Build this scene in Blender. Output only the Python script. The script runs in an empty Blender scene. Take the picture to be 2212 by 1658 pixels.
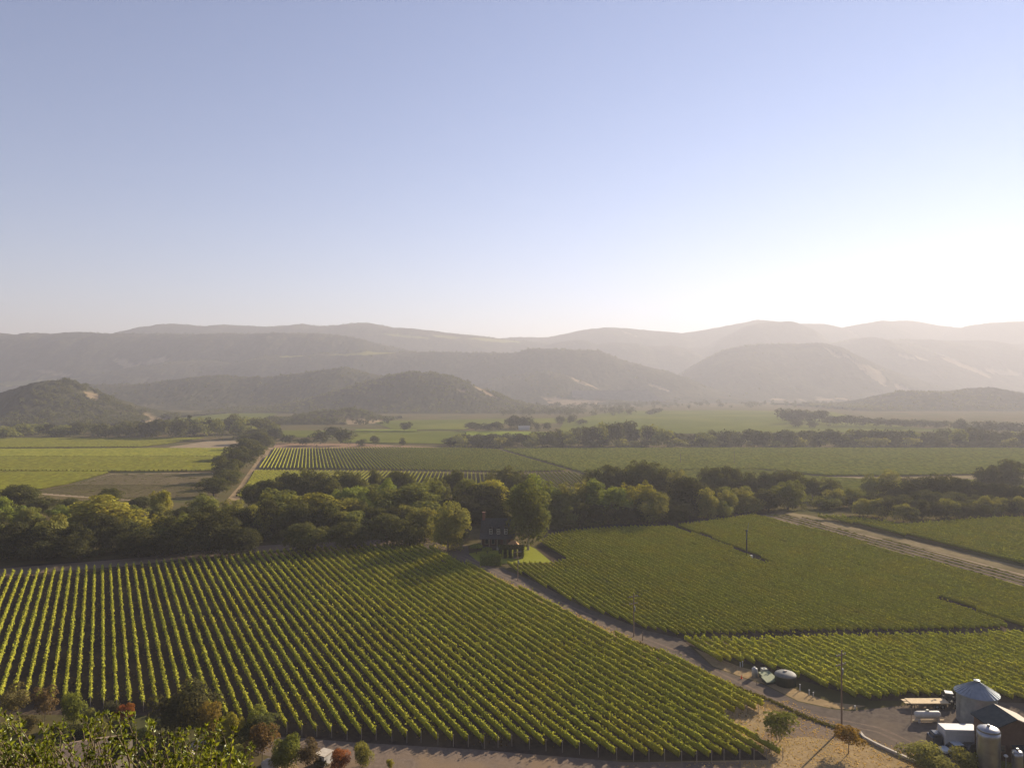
import bpy, bmesh, math, random
import numpy as np
from mathutils import Vector, Matrix
from mathutils.geometry import tessellate_polygon

sc = bpy.context.scene
COL = sc.collection
R = math.radians

# ------------------------------------------------------------------ camera
F, CX, CY, HC = 1580.0, 1106.0, 829.0, 60.0        # focal length and principal point in units of a 2212 px wide picture, camera height
cam_d = bpy.data.cameras.new('camera')
cam_d.sensor_width = 36.0
cam_d.lens = 36.0 * F / 2212.0
cam_d.clip_start = 0.1
cam_d.clip_end = 60000
cam = bpy.data.objects.new('camera', cam_d)
cam.location = (0, 0, HC)
cam.rotation_euler = (R(90), 0, 0)
COL.objects.link(cam)
sc.camera = cam

# ------------------------------------------------------------------ sun, sky, exposure
SUN_AZ, SUN_EL = 44.0, 22.0                         # azimuth clockwise from +Y (view direction)
sunvec = Vector((math.sin(R(SUN_AZ)) * math.cos(R(SUN_EL)), math.cos(R(SUN_AZ)) * math.cos(R(SUN_EL)), math.sin(R(SUN_EL))))
sl = bpy.data.lights.new('sun', 'SUN')
sl.energy = 5.0
sl.angle = R(0.55)
sl.color = (1.0, 0.85, 0.64)
so = bpy.data.objects.new('sun', sl)
so.rotation_euler = sunvec.to_track_quat('Z', 'Y').to_euler()
so.location = (300, 300, 400)
COL.objects.link(so)

world = bpy.data.worlds.new('World')
sc.world = world
world.use_nodes = True
wn = world.node_tree
bg = wn.nodes['Background']
sky = wn.nodes.new('ShaderNodeTexSky')
sky.sky_type = 'NISHITA'
sky.sun_disc = False
sky.sun_elevation = R(SUN_EL)
sky.sun_rotation = R(SUN_AZ)
sky.altitude = 100
sky.air_density = 1.0
sky.dust_density = 0.0
sky.ozone_density = 4.0
wb = wn.nodes.new('ShaderNodeMix')                  # white balance of the photograph: the sky reads lilac blue
wb.data_type = 'RGBA'; wb.blend_type = 'MULTIPLY'; wb.inputs[0].default_value = 1.0
wb.inputs[7].default_value = (1.54, 1.09, 1.0, 1)
wn.links.new(sky.outputs[0], wb.inputs[6])
wn.links.new(wb.outputs[2], bg.inputs[0])
bg.inputs[1].default_value = 0.058

sc.view_settings.view_transform = 'Standard'
sc.view_settings.look = 'None'
sc.view_settings.exposure = 1.38
sc.view_settings.gamma = 1.0
sc.render.engine = 'CYCLES'
cy = sc.cycles
cy.max_bounces = 4
cy.diffuse_bounces = 2
cy.glossy_bounces = 2
cy.transmission_bounces = 3
cy.transparent_max_bounces = 6
cy.volume_bounces = 1
cy.caustics_reflective = False
cy.caustics_refractive = False
cy.use_denoising = True
cy.sample_clamp_indirect = 4.0

rng = np.random.default_rng(7)
random.seed(7)

# ------------------------------------------------------------------ terrain profile and picture-to-place helpers
BREAKS = [(-400, 200.0), (-10, 53.0), (96, 0.0), (300, 5.9), (450, -2.0), (800, -7.0), (3000, -8.0), (14000, -8.0)]
BY = np.array([b[0] for b in BREAKS]); BZ = np.array([b[1] for b in BREAKS])

def G(y):
    return np.interp(y, BY, BZ)

_YS = np.concatenate([np.arange(97, 900, 0.5), np.arange(900, 9000, 4)])
_TS = (HC - G(_YS)) / _YS

def depth(py, off=0.0):
    """distance at which the view ray through picture row py meets the ground"""
    t = (py - CY) / F
    i = np.argmax(_TS <= t)
    if _TS[i] > t:
        return 9000.0
    if i == 0:
        return float(_YS[0])
    a, b = _TS[i - 1], _TS[i]
    return float(_YS[i - 1] + (a - t) / (a - b) * (_YS[i] - _YS[i - 1]))

def P(px, py):
    y = depth(py)
    return np.array([(px - CX) / F * y, y, float(G(y))])

def at(px, py, y):
    return np.array([(px - CX) / F * y, y, HC - (py - CY) / F * y])

def PXY(pts):
    return [tuple(P(*p)[:2]) for p in pts]

# ------------------------------------------------------------------ noise
def _h(ix, iy, s):
    n = (ix.astype(np.int64) * 374761393 + iy.astype(np.int64) * 668265263 + s * 974634777) & 0x7fffffff
    n = (n ^ (n >> 13)) * 1274126177 & 0x7fffffff
    return ((n ^ (n >> 16)) & 0xffffff) / float(0xffffff)

def vnoise(x, y, s=0):
    x = np.asarray(x, float); y = np.asarray(y, float)
    ix, iy = np.floor(x), np.floor(y)
    fx, fy = x - ix, y - iy
    fx = fx * fx * (3 - 2 * fx); fy = fy * fy * (3 - 2 * fy)
    a = _h(ix, iy, s); b = _h(ix + 1, iy, s); c = _h(ix, iy + 1, s); d = _h(ix + 1, iy + 1, s)
    return (a * (1 - fx) + b * fx) * (1 - fy) + (c * (1 - fx) + d * fx) * fy

def fbm(x, y, s=0, o=4):
    t = 0; a = .5; n = 0
    for k in range(o):
        t = t + a * vnoise(x * 2 ** k, y * 2 ** k, s + k * 17); n += a; a *= .5
    return t / n

def domes(x, y, s=0):
    """height field of packed round crowns, 0..1"""
    ix, iy = np.floor(x), np.floor(y)
    best = np.zeros_like(x)
    for dx in (-1, 0, 1):
        for dy in (-1, 0, 1):
            jx, jy = ix + dx, iy + dy
            px = jx + .15 + .7 * _h(jx, jy, s); py = jy + .15 + .7 * _h(jx, jy, s + 5)
            rr = .45 + .4 * _h(jx, jy, s + 9); hh = .55 + .45 * _h(jx, jy, s + 13)
            q = ((x - px) ** 2 + (y - py) ** 2) / rr ** 2
            best = np.maximum(best, hh * np.sqrt(np.maximum(0, 1 - q)))
    return best

# ------------------------------------------------------------------ objects and tags
def tag(o, label=None, cat=None, group=None, kind=None):
    if label: o['label'] = label
    if cat: o['category'] = cat
    if group: o['group'] = group
    if kind: o['kind'] = kind
    return o

def link(o, parent=None):
    COL.objects.link(o)
    if parent is not None:
        o.parent = parent
    return o

def empty(name, loc, rz=0.0):
    o = bpy.data.objects.new(name, None)
    o.location = loc
    o.rotation_euler = (0, 0, rz)
    o.empty_display_size = 0.5
    return link(o)

def mesh_np(name, V, Fc, mat, smooth=False, attrs=None):
    """mesh from an array of vertices and an (n,k) array of faces (k = 3 or 4)"""
    V = np.asarray(V, np.float32); Fc = np.asarray(Fc, np.int32)
    me = bpy.data.meshes.new(name)
    n, k = Fc.shape
    me.vertices.add(len(V)); me.vertices.foreach_set('co', V.ravel())
    me.loops.add(n * k); me.loops.foreach_set('vertex_index', Fc.ravel())
    me.polygons.add(n)
    me.polygons.foreach_set('loop_start', np.arange(0, n * k, k, dtype=np.int32))
    me.polygons.foreach_set('loop_total', np.full(n, k, np.int32))
    if smooth:
        me.polygons.foreach_set('use_smooth', np.ones(n, bool))
    for nm, (dom, arr) in (attrs or {}).items():
        a = me.attributes.new(nm, 'FLOAT', dom)
        a.data.foreach_set('value', np.asarray(arr, np.float32))
    me.update(calc_edges=True)
    if mat: me.materials.append(mat)
    return me

def obj_np(name, V, Fc, mat, parent=None, loc=None, **k):
    o = bpy.data.objects.new(name, mesh_np(name, V, Fc, mat, **k))
    if loc is not None: o.location = loc
    return link(o, parent)

class MB:
    """collects boxes, tubes and lathes, builds them as one mesh"""
    def __init__(s): s.v = []; s.f = []
    def add(s, vs, fs):
        b = len(s.v); s.v += [tuple(map(float, v)) for v in vs]; s.f += [tuple(i + b for i in f) for f in fs]; return s
    def box(s, c, d, rz=0.0, taper=1.0):
        ca, sa = math.cos(rz), math.sin(rz); vs = []
        for z in (-.5, .5):
            t = taper if z > 0 else 1.0
            for x, y in ((-.5, -.5), (.5, -.5), (.5, .5), (-.5, .5)):
                X, Y = x * d[0] * t, y * d[1] * t
                vs.append((c[0] + X * ca - Y * sa, c[1] + X * sa + Y * ca, c[2] + z * d[2]))
        return s.add(vs, [(3, 2, 1, 0), (4, 5, 6, 7), (0, 1, 5, 4), (1, 2, 6, 5), (2, 3, 7, 6), (3, 0, 4, 7)])
    def tube(s, p, q, r0, r1=None, n=8, cap=True):
        r1 = r0 if r1 is None else r1
        p, q = Vector(p), Vector(q); d = (q - p)
        if d.length < 1e-6: return s
        u = d.normalized().orthogonal().normalized(); w = d.normalized().cross(u); vs = []
        for c, r in ((p, r0), (q, r1)):
            for i in range(n):
                a = 2 * math.pi * i / n
                vs.append(c + u * (r * math.cos(a)) + w * (r * math.sin(a)))
        fs = [(i, (i + 1) % n, n + (i + 1) % n, n + i) for i in range(n)]
        if cap: fs += [tuple(range(n - 1, -1, -1)), tuple(range(n, 2 * n))]
        return s.add(vs, fs)
    def lathe(s, prof, n=24, c=(0, 0, 0)):
        vs = []; m = len(prof)
        for r, z in prof:
            for i in range(n):
                a = 2 * math.pi * i / n
                vs.append((c[0] + r * math.cos(a), c[1] + r * math.sin(a), c[2] + z))
        fs = [(k * n + i, k * n + (i + 1) % n, (k + 1) * n + (i + 1) % n, (k + 1) * n + i) for k in range(m - 1) for i in range(n)]
        fs += [tuple(range(n - 1, -1, -1)), tuple(range((m - 1) * n, m * n))]
        return s.add(vs, fs)
    def build(s, name, mat, parent=None, loc=None, smooth=False, bevel=0):
        me = bpy.data.meshes.new(name); me.from_pydata(s.v, [], s.f); me.update()
        if mat: me.materials.append(mat)
        if smooth:
            me.polygons.foreach_set('use_smooth', [len(p.vertices) == 4 for p in me.polygons])
        o = bpy.data.objects.new(name, me)
        if loc is not None: o.location = loc
        link(o, parent)
        if bevel:
            b = o.modifiers.new('bevel', 'BEVEL'); b.width = bevel; b.segments = 1
        return o

# ------------------------------------------------------------------ materials
def new_mat(name):
    m = bpy.data.materials.new(name); m.use_nodes = True
    nt = m.node_tree; nt.nodes.clear()
    out = nt.nodes.new('ShaderNodeOutputMaterial')
    return m, nt, out

def N(nt, t, **k):
    n = nt.nodes.new(t)
    for a, v in k.items(): setattr(n, a, v)
    return n

def ramp(nt, fac, stops):
    r = N(nt, 'ShaderNodeValToRGB')
    el = r.color_ramp.elements
    while len(el) > 1: el.remove(el[-1])
    el[0].position = stops[0][0]; el[0].color = (*stops[0][1], 1)
    for p, c in stops[1:]:
        e = el.new(p); e.color = (*c, 1)
    nt.links.new(fac, r.inputs[0])
    return r.outputs[0]

def noise(nt, vec, scale, detail=4, rough=.55):
    n = N(nt, 'ShaderNodeTexNoise'); n.inputs['Scale'].default_value = scale
    n.inputs['Detail'].default_value = detail; n.inputs['Roughness'].default_value = rough
    if vec is not None: nt.links.new(vec, n.inputs['Vector'])
    return n.outputs[0]

def mixc(nt, fac, a, b, mode='MIX'):
    m = N(nt, 'ShaderNodeMix', data_type='RGBA', blend_type=mode)
    for s, v in ((m.inputs[0], fac), (m.inputs[6], a), (m.inputs[7], b)):
        if hasattr(v, 'is_linked'): nt.links.new(v, s)
        elif isinstance(v, (int, float)): s.default_value = v
        else: s.default_value = (*v, 1)
    return m.outputs[2]

def math_n(nt, op, a, b=None, c=None):
    m = N(nt, 'ShaderNodeMath', operation=op)
    for i, v in enumerate((a, b, c)):
        if v is None: continue
        if hasattr(v, 'is_linked'): nt.links.new(v, m.inputs[i])
        else: m.inputs[i].default_value = v
    return m.outputs[0]

def geo_pos(nt):
    return N(nt, 'ShaderNodeNewGeometry').outputs['Position']

def surf_mat(name, c0, c1, scale=1.0, rough=.9, metal=0.0, bump=0.0, c2=None, scale2=.08, spec=.3, bscale=None):
    """principled surface: two tones mixed by noise in world space, optional third tone in broad patches"""
    m, nt, out = new_mat(name)
    b = N(nt, 'ShaderNodeBsdfPrincipled')
    p = geo_pos(nt)
    n1 = noise(nt, p, scale, 5, .6)
    col = ramp(nt, n1, [(.3, c0), (.7, c1)])
    if c2 is not None:
        n2 = noise(nt, p, scale2, 3)
        f = math_n(nt, 'MULTIPLY', math_n(nt, 'SUBTRACT', n2, .45), 5.0); nt.nodes[-1].use_clamp = True
        col = mixc(nt, f, col, c2)
    nt.links.new(col, b.inputs['Base Color'])
    b.inputs['Roughness'].default_value = rough
    b.inputs['Metallic'].default_value = metal
    b.inputs['Specular IOR Level'].default_value = spec
    if bump:
        bn = N(nt, 'ShaderNodeBump'); bn.inputs['Strength'].default_value = bump; bn.inputs['Distance'].default_value = .1
        nt.links.new(noise(nt, p, bscale or scale * 2, 5, .65), bn.inputs['Height']); nt.links.new(bn.outputs[0], b.inputs['Normal'])
    nt.links.new(b.outputs[0], out.inputs[0])
    return m

def leaf_mat(name, transl=.35, gloss=0.0, warm=(1.25, 1.15, .45), low=.25, var=(.7, .65)):
    """leaf: the object's own colour, varied leaf by leaf and in patches; some light passes through"""
    m, nt, out = new_mat(name)
    oi = N(nt, 'ShaderNodeObjectInfo')
    at_ = N(nt, 'ShaderNodeAttribute', attribute_name='tint')
    k = math_n(nt, 'MULTIPLY_ADD', at_.outputs['Fac'], var[0], var[1])
    vs = N(nt, 'ShaderNodeVectorMath', operation='SCALE'); nt.links.new(oi.outputs['Color'], vs.inputs[0]); nt.links.new(k, vs.inputs['Scale'])
    p = geo_pos(nt)
    n1 = noise(nt, p, low, 3)
    hue = math_n(nt, 'MULTIPLY', math_n(nt, 'SUBTRACT', n1, .42), 2.2); nt.nodes[-1].use_clamp = True
    col = mixc(nt, hue, vs.outputs[0], mixc(nt, 1.0, vs.outputs[0], (1.2, 1.02, .85), 'MULTIPLY'))
    d = N(nt, 'ShaderNodeBsdfDiffuse'); t = N(nt, 'ShaderNodeBsdfTranslucent')
    nt.links.new(col, d.inputs[0]); nt.links.new(mixc(nt, 1.0, col, warm, 'MULTIPLY'), t.inputs[0])
    mx = N(nt, 'ShaderNodeMixShader'); mx.inputs[0].default_value = transl
    nt.links.new(d.outputs[0], mx.inputs[1]); nt.links.new(t.outputs[0], mx.inputs[2])
    last = mx.outputs[0]
    if gloss:
        g = N(nt, 'ShaderNodeBsdfGlossy'); g.inputs['Roughness'].default_value = .5; g.inputs[0].default_value = (.9, .95, .8, 1)
        fr = N(nt, 'ShaderNodeFresnel'); fr.inputs[0].default_value = 1.4
        m2 = N(nt, 'ShaderNodeMixShader'); nt.links.new(math_n(nt, 'MULTIPLY', fr.outputs[0], gloss), m2.inputs[0])
        nt.links.new(last, m2.inputs[1]); nt.links.new(g.outputs[0], m2.inputs[2]); last = m2.outputs[0]
    nt.links.new(last, out.inputs[0])
    return m

M = {}
M['leaf'] = leaf_mat('leaf', .36)
M['vine'] = leaf_mat('vine_leaf', .14, warm=(1.2, 1.2, .4), low=.12, var=(.6, .7))
M['oak_leaf'] = leaf_mat('glossy_leaf', .45, gloss=.07, low=3.0, var=(1.5, .15))  # wide leaf tones: bright highlights and dark gaps put into the colour
M['bark'] = surf_mat('bark', (.07, .05, .04), (.14, .11, .085), 3.0)
M['pale_bark'] = surf_mat('pale_bark', (.22, .18, .13), (.35, .3, .23), 3.0)
M['twig'] = surf_mat('twig', (.09, .065, .04), (.16, .12, .08), 20.0)
M['ground'] = surf_mat('ground', (.075, .062, .03), (.13, .1, .05), .35, c2=(.07, .07, .03), scale2=.02, spec=0.0)
M['dim_dirt'] = surf_mat('dim_dirt', (.17, .135, .08), (.24, .195, .115), .6, c2=(.14, .115, .065), scale2=.08, spec=0.0)
M['dry_grass'] = surf_mat('dry_grass', (.22, .155, .08), (.36, .265, .145), 1.2, bump=.6, c2=(.25, .185, .1), scale2=.15, spec=0.0)
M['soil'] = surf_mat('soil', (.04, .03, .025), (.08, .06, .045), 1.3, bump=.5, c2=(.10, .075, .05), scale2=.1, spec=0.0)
M['gravel'] = surf_mat('gravel', (.13, .10, .078), (.2, .155, .12), 1.6, bump=.4, c2=(.2, .145, .095), scale2=.12, spec=0.0)
M['asphalt'] = surf_mat('asphalt', (.09, .074, .062), (.14, .115, .094), 1.0, bump=.2, c2=(.15, .118, .086), scale2=.09, spec=0.0)
M['lane'] = surf_mat('lane_dirt', (.2, .145, .085), (.28, .205, .12), .5, c2=(.18, .135, .08), scale2=.08, spec=0.0)
M['lawn'] = surf_mat('lawn', (.19, .2, .03), (.25, .26, .04), 1.5, bump=.4, spec=0.0)
M['far_green'] = surf_mat('far_vines', (.07, .085, .012), (.1, .11, .016), .05, c2=(.12, .125, .022), scale2=.006, spec=0.0)
M['far_bright'] = surf_mat('far_bright_vines', (.12, .15, .015), (.16, .19, .02), .05, spec=0.0)
M['far_soil'] = surf_mat('far_soil', (.2, .155, .10), (.28, .22, .145), .12, spec=0.0)
M['concrete'] = surf_mat('concrete', (.38, .33, .27), (.5, .45, .38), 1.5)
M['white_paint'] = surf_mat('white_paint', (.46, .46, .46), (.55, .545, .54), 2.0, rough=.6)
M['steel'] = surf_mat('galvanised_steel', (.2, .235, .27), (.29, .33, .37), 1.2, rough=.5, metal=.6)
M['stainless'] = surf_mat('stainless_steel', (.26, .265, .28), (.36, .365, .38), .8, rough=.36, metal=.85)
M['slate'] = surf_mat('slate_roof', (.02, .03, .042), (.034, .045, .058), 1.5, rough=1.0, spec=0.0)
M['barn_red'] = surf_mat('barn_wood', (.085, .05, .04), (.13, .08, .06), 2.0)
M['dark_wood'] = surf_mat('dark_wood', (.05, .04, .032), (.09, .07, .055), 4.0)
M['pole_wood'] = surf_mat('pole_wood', (.16, .11, .08), (.25, .18, .13), 5.0)
M['grey_wood'] = surf_mat('grey_wood', (.25, .21, .17), (.36, .31, .26), 5.0)
M['black'] = surf_mat('black_rubber', (.02, .02, .02), (.035, .035, .035), 3.0)
M['tank_green'] = surf_mat('tank_dark_green', (.03, .04, .035), (.05, .06, .05), 2.0, rough=.6)
M['lid_green'] = surf_mat('lid_green', (.17, .2, .11), (.24, .27, .15), 3.0, rough=.7)
M['glass'] = surf_mat('window_glass', (.03, .035, .04), (.05, .055, .06), 1.0, rough=.15, spec=.6)
M['orange'] = surf_mat('cone_orange', (.75, .1, .02), (.85, .14, .03), 2.0, rough=.6)
M['tan_deck'] = surf_mat('tan_deck', (.5, .38, .22), (.62, .48, .3), 2.0)
M['beige'] = surf_mat('beige_plastic', (.48, .46, .34), (.58, .56, .42), 2.0, rough=.6)
M['brick'] = surf_mat('brick', (.13, .06, .045), (.19, .09, .065), 4.0)
M['shingle'] = surf_mat('brown_shingle', (.16, .11, .075), (.3, .22, .15), 3.0, bump=.6)
M['roof_dark'] = surf_mat('dark_shingle', (.045, .045, .05), (.08, .078, .08), 2.0)
M['tan_wall'] = surf_mat('tan_wall', (.45, .27, .13), (.58, .36, .19), 2.0)
M['stone'] = surf_mat('pale_stone', (.42, .38, .33), (.58, .53, .46), 2.5, bump=.4)
M['lid_grey'] = surf_mat('lid_grey', (.12, .125, .12), (.17, .17, .165), 1.5, rough=.7)
M['tank_grey'] = surf_mat('tank_grey', (.42, .4, .36), (.5, .48, .44), 2.0, rough=.5)
M['dull_white'] = surf_mat('dull_white', (.3, .3, .3), (.38, .38, .37), 2.0, rough=.6)
M['car_paint'] = surf_mat('dark_car_paint', (.03, .035, .045), (.04, .045, .055), 1.0, rough=.25, spec=.6)
M['pale_paint'] = surf_mat('pale_car_paint', (.5, .55, .6), (.6, .64, .68), 1.0, rough=.3, spec=.6)

# ------------------------------------------------------------------ haze (the air over the valley)
def haze(density, aniso):
    m, nt, out = new_mat('haze_air')
    pv = N(nt, 'ShaderNodeVolumePrincipled')
    pv.inputs['Color'].default_value = (.52, .53, .605, 1)
    pv.inputs['Density'].default_value = density
    pv.inputs['Anisotropy'].default_value = aniso
    nt.links.new(pv.outputs[0], out.inputs['Volume'])
    b = MB().box((0, 5500, 275.5), (19000, 12600, 569))
    o = b.build('haze', m)
    tag(o, 'pale backlit morning haze filling the valley air', None, None, 'stuff')
haze(0.00022, 0.285)

# ------------------------------------------------------------------ ground sheet
def ground():
    ys = np.array([-400, -200, -10, 40, 96] + list(np.arange(110, 300, 12)) + [300, 330, 360, 400, 450, 500, 600, 700, 800, 1000, 1400, 2000, 3000, 5000, 8000, 11700], float)
    xs = np.array([-9000, -5000, -2500, -1200, -600, -300, -150, 0, 150, 300, 600, 1200, 2500, 5000, 9000], float)
    X, Y = np.meshgrid(xs, ys)
    V = np.stack([X.ravel(), Y.ravel(), G(Y.ravel())], 1)
    nx = len(xs); I = np.arange(len(ys) - 1)[:, None] * nx + np.arange(nx - 1)[None]
    Fc = np.stack([I, I + 1, I + nx + 1, I + nx], -1).reshape(-1, 4)
    o = obj_np('ground', V, Fc, M['ground'])
    tag(o, 'dry earth floor of the valley', None, None, 'structure')
ground()

_lift = [0.0]
def drape(name, xy, lift, mat, label=None, kind='structure'):
    """flat sheet lying on the terrain, cut where the terrain profile bends"""
    bm = bmesh.new()
    pts = [Vector((x, y, 0)) for x, y in xy]
    vs = [bm.verts.new(p) for p in pts]
    for t in tessellate_polygon([pts]):
        try: bm.faces.new([vs[i] for i in t])
        except ValueError: pass
    ymin, ymax = min(p.y for p in pts), max(p.y for p in pts)
    for yb in BY:
        if ymin < yb < ymax:
            bmesh.ops.bisect_plane(bm, geom=bm.verts[:] + bm.edges[:] + bm.faces[:], plane_co=(0, yb, 0), plane_no=(0, 1, 0), dist=1e-4)
    for v in bm.verts:
        v.co.z = float(G(v.co.y)) + lift
    bmesh.ops.recalc_face_normals(bm, faces=bm.faces[:])
    for f in bm.faces:
        if f.normal.z < 0: f.normal_flip()
    me = bpy.data.meshes.new(name); bm.to_mesh(me); bm.free()
    me.materials.append(mat)
    o = bpy.data.objects.new(name, me); link(o)
    tag(o, label, None, None, kind)
    return o

# ------------------------------------------------------------------ hills
def hill_mat(name, wood, wood2, grass, green):
    m, nt, out = new_mat(name)
    p = geo_pos(nt)
    w = ramp(nt, noise(nt, p, .06, 5, .65), [(.35, wood), (.65, wood2)])
    broad = math_n(nt, 'MULTIPLY', math_n(nt, 'SUBTRACT', noise(nt, p, .0045, 4, .6), .5), 6.0); nt.nodes[-1].use_clamp = True
    w = mixc(nt, math_n(nt, 'MULTIPLY', broad, .55), w, (.10, .085, .045))
    a = N(nt, 'ShaderNodeAttribute', attribute_name='dry').outputs['Fac']
    g = N(nt, 'ShaderNodeAttribute', attribute_name='crop').outputs['Fac']
    dry = ramp(nt, noise(nt, p, .05, 4), [(.3, tuple(c * .75 for c in grass)), (.7, grass)])
    col = mixc(nt, a, w, dry); col = mixc(nt, g, col, green)
    d = N(nt, 'ShaderNodeBsdfDiffuse'); nt.links.new(col, d.inputs[0]); nt.links.new(d.outputs[0], out.inputs[0])
    return m
M['hill'] = hill_mat('wooded_slope', (.024, .026, .014), (.055, .052, .026), (.24, .18, .11), (.17, .16, .04))

def ridge(name, label, pts, D, front, back, zb, canopy=8.0, cell=14.0, spur=.35, patches=(), seed=1, step=2.2, nrow=64, power=1.0, meander=0.0, thr=0.0):
    """one hill or mountain ridge: skyline points (picture px) at distance D, real slope in front and behind, tree canopy as relief"""
    pts = np.array(pts, float)
    px = np.arange(pts[0, 0], pts[-1, 0] + .1, step)
    # smooth skyline
    py = np.interp(px, pts[:, 0], pts[:, 1])
    ker = np.hanning(max(3, int(9 * 2.2 / step) | 1)); ker /= ker.sum()
    pad = len(ker) // 2
    py = np.convolve(np.pad(py, pad, mode='edge'), ker, 'valid')
    xw = (px - CX) / F * D
    zr = HC - (py - CY) / F * D - canopy * .6
    zr = np.maximum(zr, zb + 1)
    sf = np.linspace(1, 0, nrow) ** 1.25
    sb = np.linspace(0, 1, 14)[1:] ** 1.2
    s = np.concatenate([-sf, sb])                       # -1 foot in front .. 0 crest .. 1 foot behind
    mea = meander * (fbm(xw / (front * .8) + 3, xw * 0 + seed, seed, 3) - .5)
    X = np.broadcast_to(xw, (len(s), len(xw)))
    Y = D + np.where(s[:, None] < 0, s[:, None] * front, s[:, None] * back) + mea[None] * (1 - np.abs(s[:, None]))
    a = np.abs(s)[:, None]
    prof = np.where(a < 1, .5 + .5 * np.cos(np.pi * np.clip(a, 0, 1) ** power), 0)
    sp = fbm(X / (front * .35) + seed, Y / (front * .7), seed + 3, 4) - .5
    prof = np.clip(prof + spur * sp * 4 * a * (1 - a), 0, 1.0)
    Z = zb + (zr[None] - zb) * prof
    Z = Z - a * 0
    dry = np.zeros_like(Z); crop = np.zeros_like(Z)
    # picture position of every surface point as seen from the valley: patches of grass and vines lie at these places on the slope
    QX = CX + X / Y * F; QY = CY + (HC - Z) / Y * F
    wob = (fbm(X / 45., Y / 45., seed + 8, 3) - .5)
    for (cx_, cy_, rx, ry, rot, kind) in patches:
        c_, s_ = math.cos(R(rot)), math.sin(R(rot))
        u = ((QX - cx_) * c_ + (QY - cy_) * s_) / rx; v = (-(QX - cx_) * s_ + (QY - cy_) * c_) / ry
        q = np.sqrt(u * u + v * v)
        amp = 1.9 if kind == 'd' else .5
        m_ = np.clip((1 - q + amp * wob) * 6, 0, 1) * (s[:, None] < .05)
        if kind == 'd': dry = np.maximum(dry, m_)
        else: crop = np.maximum(crop, m_)
    open_ = np.maximum(dry, crop)
    can = domes(X / cell, Y / cell * .9, seed) * .75 + fbm(X / (cell * 2.5), Y / (cell * 2.5), seed + 2, 2) * .5
    if thr: can = np.where(fbm(X / (cell * 3), Y / (cell * 3), seed + 31, 3) > thr, can, can * .1)
    edge = np.clip((1 - a) * 12, 0, 1)
    Z = Z + canopy * can * (1 - open_) * edge
    RIDGE[seed] = (X, Y, Z - canopy * can * (1 - open_) * edge, s, open_)
    low = np.full((1, X.shape[1]), -8.6)                # the slope runs on down into the valley floor
    X = np.concatenate([X[:1], X, X[-1:]]); Y = np.concatenate([Y[:1] - 60, Y, Y[-1:] + 60]); Z = np.concatenate([low, Z, low])
    dry = np.pad(dry, ((1, 1), (0, 0))); crop = np.pad(crop, ((1, 1), (0, 0)))
    nx = len(xw); I = np.arange(len(s) + 1)[:, None] * nx + np.arange(nx - 1)[None]
    Fc = np.stack([I, I + 1, I + nx + 1, I + nx], -1).reshape(-1, 4)
    V = np.stack([X.ravel(), Y.ravel(), Z.ravel()], 1)
    o = obj_np(name, V, Fc, M['hill'], smooth=False, attrs={'dry': ('POINT', dry.ravel()), 'crop': ('POINT', crop.ravel())})
    tag(o, label, None, None, 'structure')
    return o

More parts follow.
